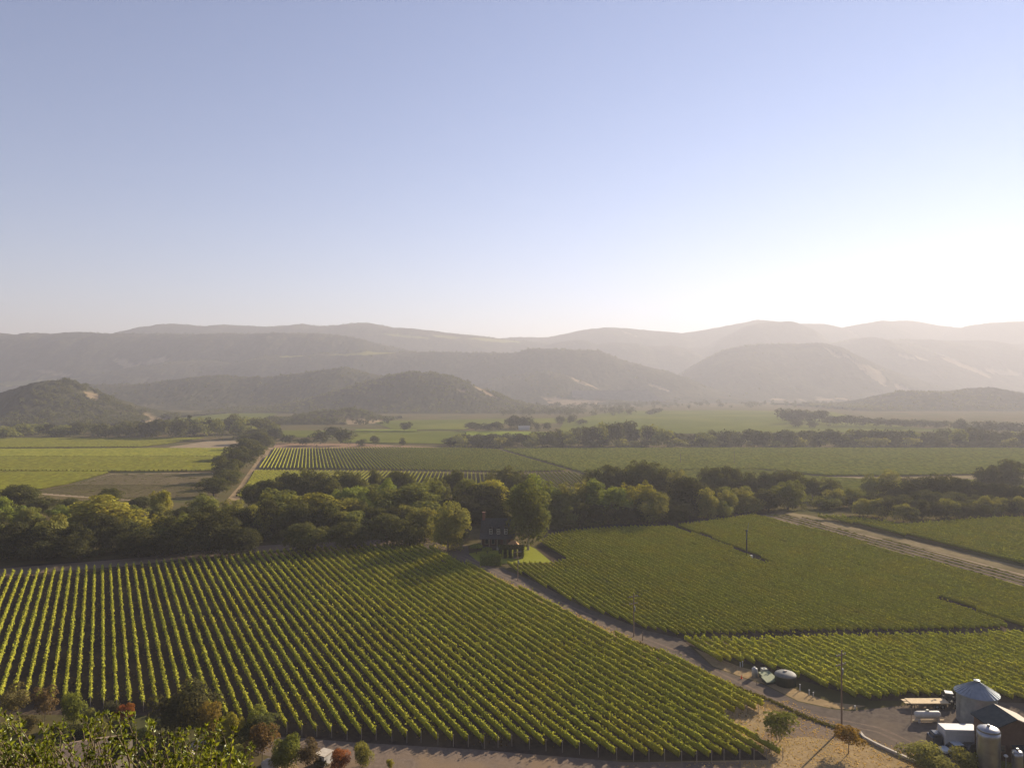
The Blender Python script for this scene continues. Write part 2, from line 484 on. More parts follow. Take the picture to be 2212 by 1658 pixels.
RIDGE = {}
def hills():
    # farthest skyline first
    ridge('far_mountain', 'faint far mountain crest at the head of the valley', [(1000, 745), (1078, 731), (1115, 728), (1181, 729), (1224, 721), (1258, 714), (1308, 708), (1366, 711), (1425, 716), (1470, 720), (1517, 714), (1584, 701), (1634, 691), (1660, 694), (1727, 699), (1766, 700), (1798, 710), (1840, 730), (1900, 760)],
          5600, 1500, 700, -5, 9, 20, patches=[(1360, 722, 20, 1.5, 20, 'd')], seed=11)
    ridge('far_mountain', 'pale far mountain crest under the brightest sky', [(1740, 745), (1801, 711), (1885, 696), (1962, 692), (2010, 701), (2060, 709), (2120, 722), (2240, 745)], 5600, 1500, 800, -5, 9, 20, seed=12)
    ridge('far_mountain', 'sunlit pale far ridge by the bright edge of the sky', [(1960, 745), (2060, 713), (2090, 704), (2129, 699), (2190, 698), (2260, 700)], 5300, 1500, 800, -5, 9, 20, seed=13)
    ridge('mountain', 'long grey mountain crest with a yellow meadow below its top', [(180, 742), (297, 721), (340, 710), (379, 702), (397, 702), (447, 706), (490, 702), (551, 705), (577, 706), (627, 703), (654, 699), (686, 705), (728, 704), (781, 698), (808, 700), (845, 708), (898, 713), (961, 720), (1030, 726), (1078, 731), (1140, 737), (1200, 745), (1290, 752)],
          5000, 1500, 800, -5, 9, 16, patches=[(965, 728, 32, 3.5, 4, 'c'), (1070, 736, 60, 4, 4, 'c'), (880, 727, 60, 3, 5, 'c')], seed=14)
    ridge('mountain', 'dome topped hazy hill in the gap of the valley', [(1130, 762), (1200, 740), (1250, 734), (1266, 736), (1285, 745), (1313, 741), (1369, 742), (1398, 749), (1446, 747), (1480, 754), (1560, 790)], 4700, 1000, 600, -5, 9, 18, seed=15)
    ridge('mountain', 'hazy cone shaped hill behind the great bare slope', [(1380, 830), (1425, 793), (1478, 756), (1504, 750), (1523, 751), (1557, 732), (1610, 705), (1640, 698), (1703, 694), (1732, 705), (1761, 722), (1785, 742), (1850, 770)], 4900, 900, 600, -5, 9, 16, seed=16)
    ridge('mountain', 'long wooded mountain wall above the benchland with rusty bare scars', [(-60, 716), (0, 720), (53, 726), (74, 721), (146, 724), (180, 718), (192, 718), (233, 722), (297, 721), (440, 722), (585, 722), (696, 722), (765, 730), (818, 744), (880, 758), (990, 778)],
          3650, 800, 600, 0, 9, 15, patches=[(270, 788, 26, 9, 25, 'd'), (330, 781, 28, 6, -5, 'd'), (120, 808, 30, 5, 10, 'd'), (100, 827, 150, 6, -2, 'c'), (300, 819, 110, 4, -3, 'c')], spur=.55, seed=17)
    ridge('hill', 'low wooded foothill with a green terrace on its shoulder', [(150, 835), (212, 816), (291, 796), (371, 783), (450, 778), (516, 784), (561, 771), (640, 766), (712, 763), (792, 758), (880, 760), (977, 762), (1054, 763), (1113, 763), (1141, 754), (1168, 753), (1239, 756), (1292, 758), (1345, 779), (1385, 791), (1438, 803), (1480, 818), (1540, 845)],
          3250, 620, 400, -6, 8, 13, patches=[(527, 779, 38, 4.5, -10, 'c'), (800, 764, 90, 4.5, -3, 'c'), (640, 770, 40, 3, -6, 'c'), (1420, 836, 30, 4, 20, 'd')], seed=18)
    ridge('mountain', 'paler long ridge behind the great slope, with bright grass scars', [(1680, 800), (1740, 762), (1774, 746), (1810, 740), (1838, 733), (1891, 737), (1970, 733), (2036, 736), (2124, 736), (2156, 745), (2212, 742), (2290, 742)],
          4500, 1200, 600, -5, 9, 14, spur=.5, patches=[(2080, 790, 60, 5, 22, 'd'), (2170, 805, 50, 5, 8, 'd'), (1990, 775, 20, 3, 20, 'd'), (1960, 772, 16, 2.5, 15, 'd')], seed=26, thr=.3)
    ridge('mountain', 'great hazy slope whose far spur carries pale grass scars', [(1330, 885), (1382, 863), (1451, 822), (1504, 788), (1557, 759), (1600, 748), (1640, 744), (1692, 744), (1774, 745), (1810, 757), (1850, 775), (1900, 802), (1960, 834), (2020, 862), (2060, 885)],
          3700, 850, 600, 0, 9, 12, spur=.5, patches=[(1850, 786, 30, 5, 38, 'd'), (1895, 812, 34, 10, 34, 'd'), (1950, 842, 34, 6, 26, 'd'), (1800, 764, 20, 3, 30, 'd'), (1790, 868, 50, 8, 0, 'd'), (1700, 866, 40, 5, 0, 'd')], seed=19, thr=.3)
    ridge('hill', 'rounded spur of pale grass and scattered oaks beside the dam', [(960, 868), (1060, 822), (1100, 812), (1140, 806), (1180, 803), (1230, 812), (1270, 825), (1310, 845), (1350, 868), (1400, 880)],
          2900, 500, 300, -6, 7, 12, patches=[(1270, 822, 60, 10, 18, 'd'), (1300, 840, 40, 8, 20, 'd'), (1230, 868, 70, 8, 5, 'd')], seed=20, step=1.6)
    ridge('hill', 'long dark wooded foothill under the benchland vines', [(-60, 852), (60, 850), (217, 832), (316, 830), (384, 822), (477, 810), (527, 816), (600, 812), (686, 804), (752, 795), (781, 806), (816, 811), (900, 830), (1000, 860)],
          2300, 420, 1300, -7, 8, 12, patches=[(120, 826, 120, 7, -2, 'c'), (330, 819, 120, 5, -3, 'c'), (600, 808, 80, 8, -4, 'c')], seed=21, step=1.6)
    ridge('hill', 'broad dark knoll rising alone from the valley floor', [(520, 900), (590, 882), (650, 868), (760, 838), (800, 824), (850, 811), (890, 806), (940, 808), (980, 817), (1020, 830), (1070, 850), (1110, 868), (1200, 888)],
          1950, 300, 320, -8, 6, 9, patches=[(1045, 845, 34, 4, 30, 'd'), (1000, 846, 16, 3, 10, 'd')], seed=22, step=1.4)
    ridge('hill', 'steep dark oak knoll with bare orange earth on its flank', [(-80, 868), (0, 858), (40, 842), (80, 828), (125, 822), (160, 828), (200, 850), (240, 868), (290, 886), (330, 902), (380, 918)],
          1400, 240, 260, -8, 6, 9, patches=[(205, 862, 26, 7, 25, 'd'), (255, 873, 18, 5, 20, 'd'), (300, 888, 22, 6, 15, 'd'), (330, 906, 40, 7, 10, 'd')], seed=23, step=1.2)
    ridge('hill', 'hazy wooded rise beyond the far tree belt', [(1740, 912), (1770, 890), (1840, 875), (1900, 858), (1940, 845), (1990, 848), (2050, 848), (2100, 840), (2135, 836), (2180, 846), (2212, 852), (2290, 870)],
          2150, 340, 300, -8, 8, 11, seed=24, step=1.3)
    ridge('hill', 'small oak mound with a bare pink cut at its foot', [(585, 915), (640, 900), (700, 889), (760, 884), (800, 892), (850, 912)], 1330, 130, 120, -8, 6, 8, patches=[(790, 913, 55, 9, 2, 'd')], seed=25, step=1.2)
hills()

def dam():
    # long level embankment across the gap
    D = 2560; zt = HC - (843 - CY) / F * D
    x0, x1 = (1235 - CX) / F * D, (1398 - CX) / F * D
    mb = MB(); zb = -8
    mb.add([(x0, D - 70, zb), (x1 + 70, D - 70, zb), (x1, D - 4, zt), (x0, D - 4, zt), (x0, D + 6, zt), (x1, D + 6, zt), (x1 + 70, D + 90, zb), (x0, D + 90, zb)],
           [(0, 1, 2, 3), (3, 2, 5, 4), (4, 5, 6, 7), (0, 3, 4, 7), (1, 6, 5, 2)])
    o = mb.build('dam', surf_mat('dam_rock', (.1, .09, .075), (.15, .135, .11), .08))
    tag(o, 'long level earth dam closing the gap between the hills', 'dam')
dam()

# ------------------------------------------------------------------ ground cover sheets
def sheets():
    d = drape
    L = .004
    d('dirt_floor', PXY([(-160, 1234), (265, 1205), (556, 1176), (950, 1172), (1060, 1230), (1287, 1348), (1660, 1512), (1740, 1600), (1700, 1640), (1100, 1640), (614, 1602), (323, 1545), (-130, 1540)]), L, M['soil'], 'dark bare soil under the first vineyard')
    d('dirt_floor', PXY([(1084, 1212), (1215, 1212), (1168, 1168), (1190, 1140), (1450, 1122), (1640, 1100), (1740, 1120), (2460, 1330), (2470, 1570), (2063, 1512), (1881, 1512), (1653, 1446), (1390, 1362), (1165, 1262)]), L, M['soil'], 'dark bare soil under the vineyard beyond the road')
    d('dry_grass', PXY([(1700, 1508), (1880, 1590), (2100, 1670), (2150, 1730), (600, 1730), (600, 1640), (1100, 1650), (1660, 1640), (1560, 1560), (1560, 1535), (1640, 1515)]), 2 * L, M['dry_grass'], 'golden mown grass below the road')
    d('dry_grass', PXY([(1040, 1231), (1154, 1281), (1287, 1346), (1446, 1410), (1581, 1478), (1667, 1512), (1741, 1547), (1818, 1574), (1790, 1580), (1650, 1526), (1540, 1468), (1440, 1420), (1270, 1350), (1130, 1282), (1030, 1236)]), 2 * L, M['dry_grass'], 'straw coloured verge between vines and road')
    d('gravel_track', PXY([(560, 1590), (640, 1592), (760, 1602), (1030, 1618), (1350, 1645), (1600, 1645), (1600, 1720), (700, 1720), (640, 1650), (540, 1620)]), 3 * L, M['gravel'], 'grey gravel track along the ends of the vine rows')
    d('gravel_track', PXY([(1640, 1600), (1660, 1570), (1780, 1545), (1860, 1592), (1840, 1602), (1740, 1590)]), 3 * L, M['gravel'], 'grey gravel patch behind the young tree')
    d('field_track', PXY([(-160, 1240), (265, 1207), (556, 1178), (800, 1166), (930, 1162), (930, 1172), (800, 1178), (556, 1192), (265, 1222), (-160, 1256)]), 2 * L, M['gravel'], 'pale dirt track between the trees and the vine rows')
    # drive and road
    d('road', PXY([(880, 1172), (960, 1168), (1010, 1178), (1014, 1195), (1024, 1206), (1040, 1214), (1063, 1225), (1083, 1226), (1165, 1260), (1255, 1308), (1393, 1360), (1470, 1378), (1540, 1440), (1600, 1462), (1650, 1478), (1724, 1515), (1792, 1530), (1835, 1535), (1960, 1522), (2070, 1512), (2260, 1520), (2260, 1720), (2060, 1690), (1971, 1645), (1862, 1590), (1818, 1573), (1741, 1547), (1667, 1512), (1581, 1478), (1525, 1452), (1446, 1414), (1366, 1383), (1287, 1349), (1221, 1316), (1154, 1284), (1041, 1231), (982, 1206), (947, 1188), (905, 1182)]), 4 * L, M['asphalt'], 'grey road running down from the farmhouse to the yard')
    cl = np.array(PXY([(1000, 1200), (1062, 1229), (1124, 1257), (1205, 1300), (1340, 1361), (1458, 1407), (1552, 1456), (1625, 1491), (1696, 1525), (1766, 1550), (1830, 1561), (1900, 1575), (1962, 1604)]))
    tt = np.linspace(0, len(cl) - 1, 70); cl = np.stack([np.interp(tt, np.arange(len(cl)), cl[:, i]) for i in (0, 1)], 1)
    tn = np.gradient(cl, axis=0); tn /= np.linalg.norm(tn, axis=1, keepdims=True); nn = np.stack([-tn[:, 1], tn[:, 0]], 1)
    for o_ in (-1.0, .75):
        wv = .28 + .12 * np.sin(np.arange(70) * .7 + o_)
        d('wheel_track', [tuple(p) for p in cl + nn * (o_ - wv[:, None])] + [tuple(p) for p in (cl + nn * (o_ + wv[:, None]))[::-1]], 5 * L, M['gravel'], 'pale wheel track worn along the road')
    d('road_shoulder', PXY([(1600, 1440), (1650, 1452), (1724, 1490), (1792, 1515), (1870, 1524), (1835, 1532), (1792, 1528), (1724, 1513), (1650, 1476), (1600, 1460), (1540, 1438), (1500, 1400)]), 5 * L, M['dry_grass'], 'straw coloured strip between the road and the tanks')
    d('lawn', PXY([(1012, 1195), (1040, 1190), (1078, 1187), (1132, 1180), (1145, 1179), (1157, 1185), (1192, 1214), (1085, 1217), (1060, 1216), (1032, 1212)]), 5 * L, M['lawn'], 'bright mown lawn in front of the farmhouse')
    d('dirt_patch', PXY([(1160, 1185), (1168, 1172), (1222, 1209), (1214, 1214), (1194, 1214)]), 5 * L, M['soil'], 'dark tilled strip beside the lawn')
    # young vines block and track beyond
    d('field_track', PXY([(1690, 1104), (1745, 1112), (1838, 1137), (1954, 1163), (2070, 1190), (2460, 1284), (2460, 1302), (2070, 1202), (1954, 1173), (1838, 1146), (1745, 1118), (1650, 1112)]), 2 * L, M['dim_dirt'], 'pale dirt track between the young vines and the last block')
    d('young_vine_ground', PXY([(1643, 1112), (1690, 1112), (1745, 1119), (1838, 1147), (1954, 1174), (2070, 1203), (2460, 1303), (2460, 1333), (2023, 1220), (1816, 1160), (1733, 1138)]), 2 * L, M['far_soil'], 'brown earth of the newly planted block')
    # beyond the creek belt
    d('dirt_lane', PXY([(574, 966), (592, 966), (556, 1024), (520, 1078), (480, 1090), (525, 1036)]), 3 * L, M['lane'], 'straight pale dirt lane between the oaks and the vines')
    d('bare_field', PXY([(60, 1066), (240, 1023), (480, 1020), (470, 1075), (300, 1082)]), 2 * L, M['far_soil'], 'brown newly planted field beyond the creek')
    d('bare_field', PXY([(370, 964), (425, 956), (450, 951), (530, 951), (520, 968), (360, 968)]), 2 * L, M['far_soil'], 'brown fallow strip below the far oaks')
    d('dirt_strip', PXY([(595, 957), (780, 958), (960, 966), (960, 969), (590, 967)]), 3 * L, surf_mat('pink_dirt', (.2, .13, .085), (.26, .17, .11), .3, spec=0.0), 'pinkish dirt margin at the far end of the striped vines')
    d('dirt_strip', PXY([(1780, 1029), (1960, 1030), (2130, 1026), (2260, 1026), (2260, 1033), (1960, 1040), (1780, 1033)]), 3 * L, M['dim_dirt'], 'pale dirt strip behind the dark trees')
    # far level fields
    for pts, mat, lab in [
        ([(800, 909), (1230, 903), (1225, 914), (1060, 916), (1000, 929), (850, 929)], 'far_green', 'dull green far vineyard below the knoll'),
        ([(590, 930), (760, 930), (780, 944), (600, 946)], 'far_green', 'pale striped far vineyard by the oak mound'),
        ([(740, 930), (1010, 932), (980, 960), (740, 956)], 'far_green', 'green far vineyard behind the lone round tree'),
        ([(770, 928), (900, 928), (900, 935), (760, 935)], 'far_bright', 'bright strip of far vines'),
        ([(990, 931), (1240, 934), (1300, 944), (1010, 941)], 'far_bright', 'bright narrow far vineyard behind the tree belt'),
        ([(1220, 910), (1330, 888), (1560, 886), (1800, 890), (1900, 915), (2050, 932), (1200, 940)], 'far_green', 'wide hazy green vineyard in front of the dam'),
        ([(330, 893), (540, 891), (600, 893), (560, 912), (380, 914)], 'far_green', 'green meadow behind the oak knoll'),
        ([(2010, 926), (2090, 924), (2120, 934), (2020, 936)], 'far_green', 'small hazy green field among far trees'),
    ]:
        d('far_field', PXY(pts), .8, M[mat], lab)
sheets()

# ------------------------------------------------------------------ vines
def clip_rows(poly, ang, spacing, phase=0.0, gaps=()):
    """parallel row lines inside a ground polygon; ang = heading of the rows (degrees clockwise from +Y)"""
    pts = np.array(poly, float)
    u = np.array([math.sin(R(ang)), math.cos(R(ang))]); n = np.array([math.cos(R(ang)), -math.sin(R(ang))])
    a = pts @ u; b = pts @ n
    out = []
    for v in np.arange(math.ceil((b.min() - phase) / spacing) * spacing + phase, b.max(), spacing):
        xs = []
        for i in range(len(pts)):
            j = (i + 1) % len(pts)
            if (b[i] - v) * (b[j] - v) < 0:
                t = (v - b[i]) / (b[j] - b[i]); xs.append(a[i] + t * (a[j] - a[i]))
        xs.sort()
        for k in range(0, len(xs) - 1, 2):
            if xs[k + 1] - xs[k] > 3:
                out.append((u * xs[k] + n * v, u * xs[k + 1] + n * v))
    return out

def leaf_quads(C, Nn, size, r, aspect=.8):
    """one quad per centre, facing about Nn"""
    n = len(C)
    Nn = Nn / np.maximum(1e-6, np.linalg.norm(Nn, axis=1, keepdims=True))
    t = np.cross(Nn, r.normal(size=(n, 3))); t /= np.maximum(1e-6, np.linalg.norm(t, axis=1, keepdims=True))
    b = np.cross(Nn, t)
    s = np.broadcast_to(np.asarray(size), (n,))[:, None]
    k = .75 + .5 * r.random((n, 4, 1))
    V = np.stack([C + (-t * k[:, 0]) * s * .6, C + (b * aspect * k[:, 1]) * s * .6, C + (t * k[:, 2]) * s * .6, C + (-b * aspect * k[:, 3]) * s * .6], 1)
    return V.reshape(-1, 3), np.arange(n * 4).reshape(n, 4)

def row_mesh(p0, p1, dens, leaf, seed, hw=.4, z0=.5, z1=1.85, hscale=1.0, vig_amp=.5, shoots=.13):
    r = np.random.default_rng(seed)
    d = p1 - p0; Ln = np.linalg.norm(d); d = d / Ln; n = np.array([d[1], -d[0]])
    def vig(s):
        q = p0[None] + d[None] * s[:, None]
        big = fbm(q[:, 0] / 16., q[:, 1] / 16., 41, 3)
        small = vnoise(s / 1.3, s * 0 + seed, 51)
        weak = vnoise(s / 1.6 + 37, s * 0 + seed * 1.7, 57)
        return np.where(weak < .09, .12, 1) * (1 + vig_amp * 1.3 * (big - .5) + .8 * (small - .5))
    m = int(Ln * dens)
    s = r.random(m) * Ln
    v = vig(s)
    keep = r.random(m) < np.clip(v * 1.2, 0, 1)
    s = s[keep]; v = v[keep]; m = len(s)
    a = r.random(m) * 2 * np.pi
    a = np.where(np.sin(a) < -.3, -a, a)
    rad = .75 + .35 * r.random(m)
    zc, zh = (z0 + z1) / 2, (z1 - z0) / 2
    off = np.cos(a) * hw * v * rad
    z = zc + np.sin(a) * zh * rad * (.6 + .4 * v)
    shoot = r.random(m) < shoots
    z = np.where(shoot, z1 + r.random(m) ** 1.5 * .7 * v, z)
    off = np.where(shoot, off * .7, off)
    z = z * hscale
    C = np.stack([d[0] * s + n[0] * off, d[1] * s + n[1] * off, z], 1)
    Nn = np.stack([n[0] * np.cos(a), n[1] * np.cos(a), np.sin(a) + .25], 1) + .55 * r.normal(size=(m, 3))
    V, Fc = leaf_quads(C, Nn, leaf * (.7 + .6 * r.random(m)), r)
    tint = r.random(m)
    # solid inner core of the row, in a darker leaf tint
    k = max(2, int(Ln / 1.2)); ss = np.linspace(.15, Ln - .15, k); vv = np.clip(vig(ss), .45, 1.3)
    ch = hw * .55 * vv; zt = (z1 - .22) * hscale * (.7 + .3 * vv); zb = (z0 + .1) * hscale + 0 * ss
    ring = []
    for o_, z_ in ((-1, .35), (-.6, 1), (.6, 1), (1, .35), (0, 0)):
        zz = zb + (zt - zb) * z_
        ring.append(np.stack([d[0] * ss + n[0] * ch * o_, d[1] * ss + n[1] * ch * o_, zz], 1))
    Rg = np.stack(ring, 1); base = len(V); idx = base + np.arange(k * 5).reshape(k, 5)
    q = [np.stack([idx[:-1, j], idx[1:, j], idx[1:, (j + 1) % 5], idx[:-1, (j + 1) % 5]], 1) for j in range(5)]
    V = np.concatenate([V, Rg.reshape(-1, 3)]); Fc = np.concatenate([Fc] + q)
    tint = np.concatenate([tint, np.full(5 * (k - 1), .25)])
    V[:, 2] += G(p0[1] + V[:, 1]) - G(p0[1])
    return V, Fc, tint

def vine_block(poly, ang, spacing, phase, dens, leaf, color, seed, label, group, posts=True, edge_labels=(), hscale=1.0, hw=.37, vig_amp=.5, shoots=.13):
    rows = clip_rows(poly, ang, spacing, phase)
    post_me = None
    for i, (p0, p1) in enumerate(rows):
        # keep only what the picture can show
        mid = []
        for t in np.linspace(0, 1, 9):
            q = p0 + (p1 - p0) * t
            if q[1] > 100 and abs(q[0]) < q[1] * .86 + 3: mid.append(t)
        if not mid: continue
        t0, t1 = max(0, mid[0] - .125), min(1, mid[-1] + .125)
        p0, p1 = p0 + (p1 - p0) * t0, p0 + (p1 - p0) * t1
        d = (p1 - p0) / np.linalg.norm(p1 - p0)
        p0 = p0 + d * random.uniform(0, .8); p1 = p1 - d * random.uniform(0, .8)
        V, Fc, tint = row_mesh(p0, p1, dens, leaf, seed * 1000 + i, hscale=hscale, hw=hw, vig_amp=vig_amp, shoots=shoots)
        o = obj_np('vine_row', V, Fc, M['vine'], loc=(p0[0], p0[1], float(G(p0[1]))), attrs={'tint': ('FACE', tint)})
        c = color * (1 + .12 * (rng.random() - .5))
        o.color = (*c, 1)
        lab = label
        if i == 0 and len(edge_labels) > 0: lab = edge_labels[0]
        if i == len(rows) - 1 and len(edge_labels) > 1: lab = edge_labels[1]
        tag(o, lab, 'vine row', group)
        if posts:
            if post_me is None:
                mb = MB().tube((0, 0, -.2), (0, 0, 1.95), .06, .05, 6); po = mb.build('end_post', M['grey_wood']); post_me = po.data
                bpy.data.objects.remove(po)
            L_ = p1 - p0
            for e in (np.array([0., 0.]) - d * .5, L_ + d * .5):
                po = bpy.data.objects.new('end_post', post_me); po.location = (e[0], e[1], float(G(p0[1] + e[1]) - G(p0[1])))
                link(po, o)
            k = int(np.linalg.norm(L_) / 1.5); mb = MB()
            for s in np.linspace(.6, np.linalg.norm(L_) - .6, max(2, k)):
                x, y = d * s; z = float(G(p0[1] + y) - G(p0[1]))
                mb.tube((x, y, z - .1), (x, y, z + .9), .035, .03, 4, cap=False)
            tr = mb.build('vine_trunks', M['bark'], o); tag(tr, kind='stuff')
    return len(rows)

VINE = np.array([.3, .305, .038])
ANG_A = math.degrees(math.atan2(218 - CX, F))
ANG_B = math.degrees(math.atan2(500 - CX, F))
BLOCK_A = PXY([(-420, 1290), (-160, 1250), (8, 1244), (265, 1228), (397, 1213), (556, 1200), (675, 1190), (802, 1183), (905, 1180), (947, 1194), (982, 1212), (1041, 1238), (1154, 1292), (1221, 1325), (1287, 1358), (1366, 1394), (1446, 1424), (1525, 1464), (1612, 1505), (1668, 1530), (1618, 1545), (1556, 1552), (1580, 1565), (1640, 1595), (1700, 1628), (1690, 1640), (1598, 1642), (1490, 1645), (1347, 1640), (1096, 1612), (1027, 1613), (871, 1602), (773, 1597), (614, 1582), (495, 1562), (323, 1538), (185, 1525), (-20, 1520), (-300, 1530)])
nA = vine_block(BLOCK_A, ANG_A, 2.08, .4, 17, .30, VINE, 1, 'long leafy vine row in the block with wide dark gaps, below the tree belt', 'vine rows of the front block',
                edge_labels=(None, 'vine row beside the grey road, last of the block with wide dark gaps'))
BLOCK_B = PXY([(1086, 1221), (1190, 1220), (1224, 1213), (1168, 1176), (1184, 1160), (1230, 1150), (1336, 1143), (1442, 1140), (1455, 1143), (1520, 1165), (1580, 1188), (1650, 1222), (1662, 1216), (1600, 1190), (1530, 1162), (1462, 1138), (1521, 1130), (1622, 1116), (1641, 1118), (1698, 1134), (1775, 1150), (1907, 1190), (2024, 1223), (2163, 1260), (2440, 1344), (2440, 1386), (2210, 1362), (2040, 1296), (2026, 1300), (2170, 1350), (2180, 1362), (2109, 1364), (1933, 1368), (1757, 1370), (1600, 1376), (1472, 1378), (1393, 1364), (1255, 1314), (1165, 1266)])
nB = vine_block(BLOCK_B, ANG_B, 1.56, .2, 11, .34, VINE * .97, 2, 'vine row of the close planted block between the farmhouse lawn and the dark avenue', 'vine rows of the block beyond the road', posts=False, hw=.14, vig_amp=.6, shoots=.02, hscale=.85)
BLOCK_C = PXY([(1472, 1384), (1600, 1388), (1757, 1383), (1933, 1380), (2109, 1377), (2180, 1374), (2440, 1374), (2440, 1590), (2250, 1530), (2163, 1512), (2063, 1512), (1960, 1510), (1881, 1520), (1824, 1508), (1781, 1490), (1703, 1463), (1628, 1440), (1555, 1436), (1500, 1410)])
nC = vine_block(BLOCK_C, ANG_B, 1.9, .1, 16, .34, VINE * 1.08, 3, 'bushy vine row in the block between the dark avenue and the steel silo', 'vine rows of the block by the silo', posts=False, hw=.5, vig_amp=.8)
BLOCK_D = PXY([(1752, 1118), (1838, 1122), (1954, 1138), (2035, 1130), (2140, 1123), (2440, 1116), (2440, 1278), (2212, 1222), (2070, 1186), (1954, 1160), (1838, 1134)])
nD = vine_block(BLOCK_D, ANG_B, 2.6, .1, 9, .42, VINE * .85, 4, 'vine row of the last block, between the pale track and the dark trees', 'vine rows of the last block', posts=False, hw=.45, vig_amp=.9)
print('rows', nA, nB, nC, nD)

FAR_VINE = np.array([.27, .28, .035])
def strip_rows(name, poly, ang, spacing, seed, color, label, hw=.55, h=1.7, step=2.5, lo=.3, gap=0.0):
    """many far vine rows as one mass of hedge strips"""
    r = np.random.default_rng(seed)
    Vs, Fs, Ts, base = [], [], [], 0
    for p0, p1 in clip_rows(poly, ang, spacing, 0):
        d = p1 - p0; Ln = np.linalg.norm(d); d = d / Ln; n = np.array([d[1], -d[0]])
        k = max(2, int(Ln / step)); s = np.linspace(0, Ln, k)
        q = p0[None] + d[None] * s[:, None]
        v = .75 + .5 * r.random(k) + .4 * (fbm(q[:, 0] / 40., q[:, 1] / 40., seed, 2) - .5)
        if gap: v = np.where(r.random(k) < gap, .12, v)
        z = G(q[:, 1])
        ring = []
        for o_, zz in ((-.7, lo), (-1, .62), (-.35, 1), (.35, 1), (1, .62), (.7, lo)):
            jx = 1 + .35 * (r.random(k) - .5)
            ring.append(np.stack([q[:, 0] + n[0] * hw * o_ * v * jx, q[:, 1] + n[1] * hw * o_ * v * jx, z + h * zz * (.6 + .4 * v)], 1))
        Rg = np.stack(ring, 1); idx = base + np.arange(k * 6).reshape(k, 6)
        for j in range(5):
            Fs.append(np.stack([idx[:-1, j], idx[1:, j], idx[1:, j + 1], idx[:-1, j + 1]], 1)); Ts.append(r.random(k - 1))
        Vs.append(Rg.reshape(-1, 3)); base += k * 6
    o = obj_np(name, np.concatenate(Vs), np.concatenate(Fs), M['vine'], attrs={'tint': ('FACE', np.concatenate(Ts))})
    o.color = (*color, 1)
    tag(o, label, None, None, 'stuff')
    return o

ANG_E = math.degrees(math.atan2(668 - CX, F))
strip_rows('vine_rows', PXY([(594, 970), (790, 967), (1000, 969), (1072, 972), (1100, 981), (1180, 1004), (1225, 1017), (1100, 1020), (820, 1015), (552, 1013), (575, 990)]), ANG_E, 2.75, 5, FAR_VINE * 0.8, 'striped far vine rows between the pale lane and the dark diagonal path', hw=.44)
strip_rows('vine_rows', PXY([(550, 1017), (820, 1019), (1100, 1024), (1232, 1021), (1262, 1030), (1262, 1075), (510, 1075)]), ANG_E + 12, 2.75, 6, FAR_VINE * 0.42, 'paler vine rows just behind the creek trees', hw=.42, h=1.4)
strip_rows('vine_rows', PXY([(1086, 971), (1500, 969), (2340, 970), (2340, 1024), (2130, 1024), (1960, 1028), (1780, 1028), (1640, 1014), (1480, 1016), (1290, 1028), (1268, 1024), (1190, 1001)]), ANG_E - 8, 2.9, 7, FAR_VINE * 0.8, 'wide yellow green vine rows in front of the far tree belt', hw=.8)
strip_rows('vine_rows', PXY([(1262, 1034), (1480, 1019), (1640, 1017), (1780, 1034), (1960, 1042), (2340, 1036), (2340, 1085), (1262, 1085)]), ANG_E - 8, 2.9, 8, FAR_VINE * 0.7, 'green vine rows showing between the creek trees', hw=.75)
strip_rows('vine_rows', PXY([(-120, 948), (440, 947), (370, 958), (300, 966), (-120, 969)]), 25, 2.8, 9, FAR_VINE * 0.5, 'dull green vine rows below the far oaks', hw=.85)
strip_rows('vine_rows', PXY([(-120, 972), (500, 970), (490, 987), (-120, 988)]), 40, 2.8, 10, FAR_VINE * 0.78, 'bright lime coloured vine rows', hw=1.0)
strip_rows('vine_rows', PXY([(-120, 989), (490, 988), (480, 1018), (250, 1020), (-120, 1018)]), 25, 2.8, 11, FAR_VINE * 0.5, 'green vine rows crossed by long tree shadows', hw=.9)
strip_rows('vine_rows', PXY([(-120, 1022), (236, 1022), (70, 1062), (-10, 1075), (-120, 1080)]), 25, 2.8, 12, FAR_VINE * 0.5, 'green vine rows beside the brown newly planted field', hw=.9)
strip_rows('young_vines', PXY([(70, 1064), (242, 1024), (480, 1022), (470, 1075), (300, 1082)]), 62, 4.5, 13, FAR_VINE * 0.5, 'sparse young vine rows in the brown field', hw=.3, h=.6, step=1.1, gap=.93)
strip_rows('young_vines', PXY([(1650, 1112), (1695, 1112), (1745, 1120), (1838, 1149), (1954, 1176), (2070, 1206), (2460, 1307), (2460, 1329), (2023, 1219), (1816, 1159), (1733, 1137)]), ANG_B, 3.0, 14, FAR_VINE * 0.5, 'sparse young vine rows along the pale track', hw=.3, h=.7, step=.9, gap=.8)

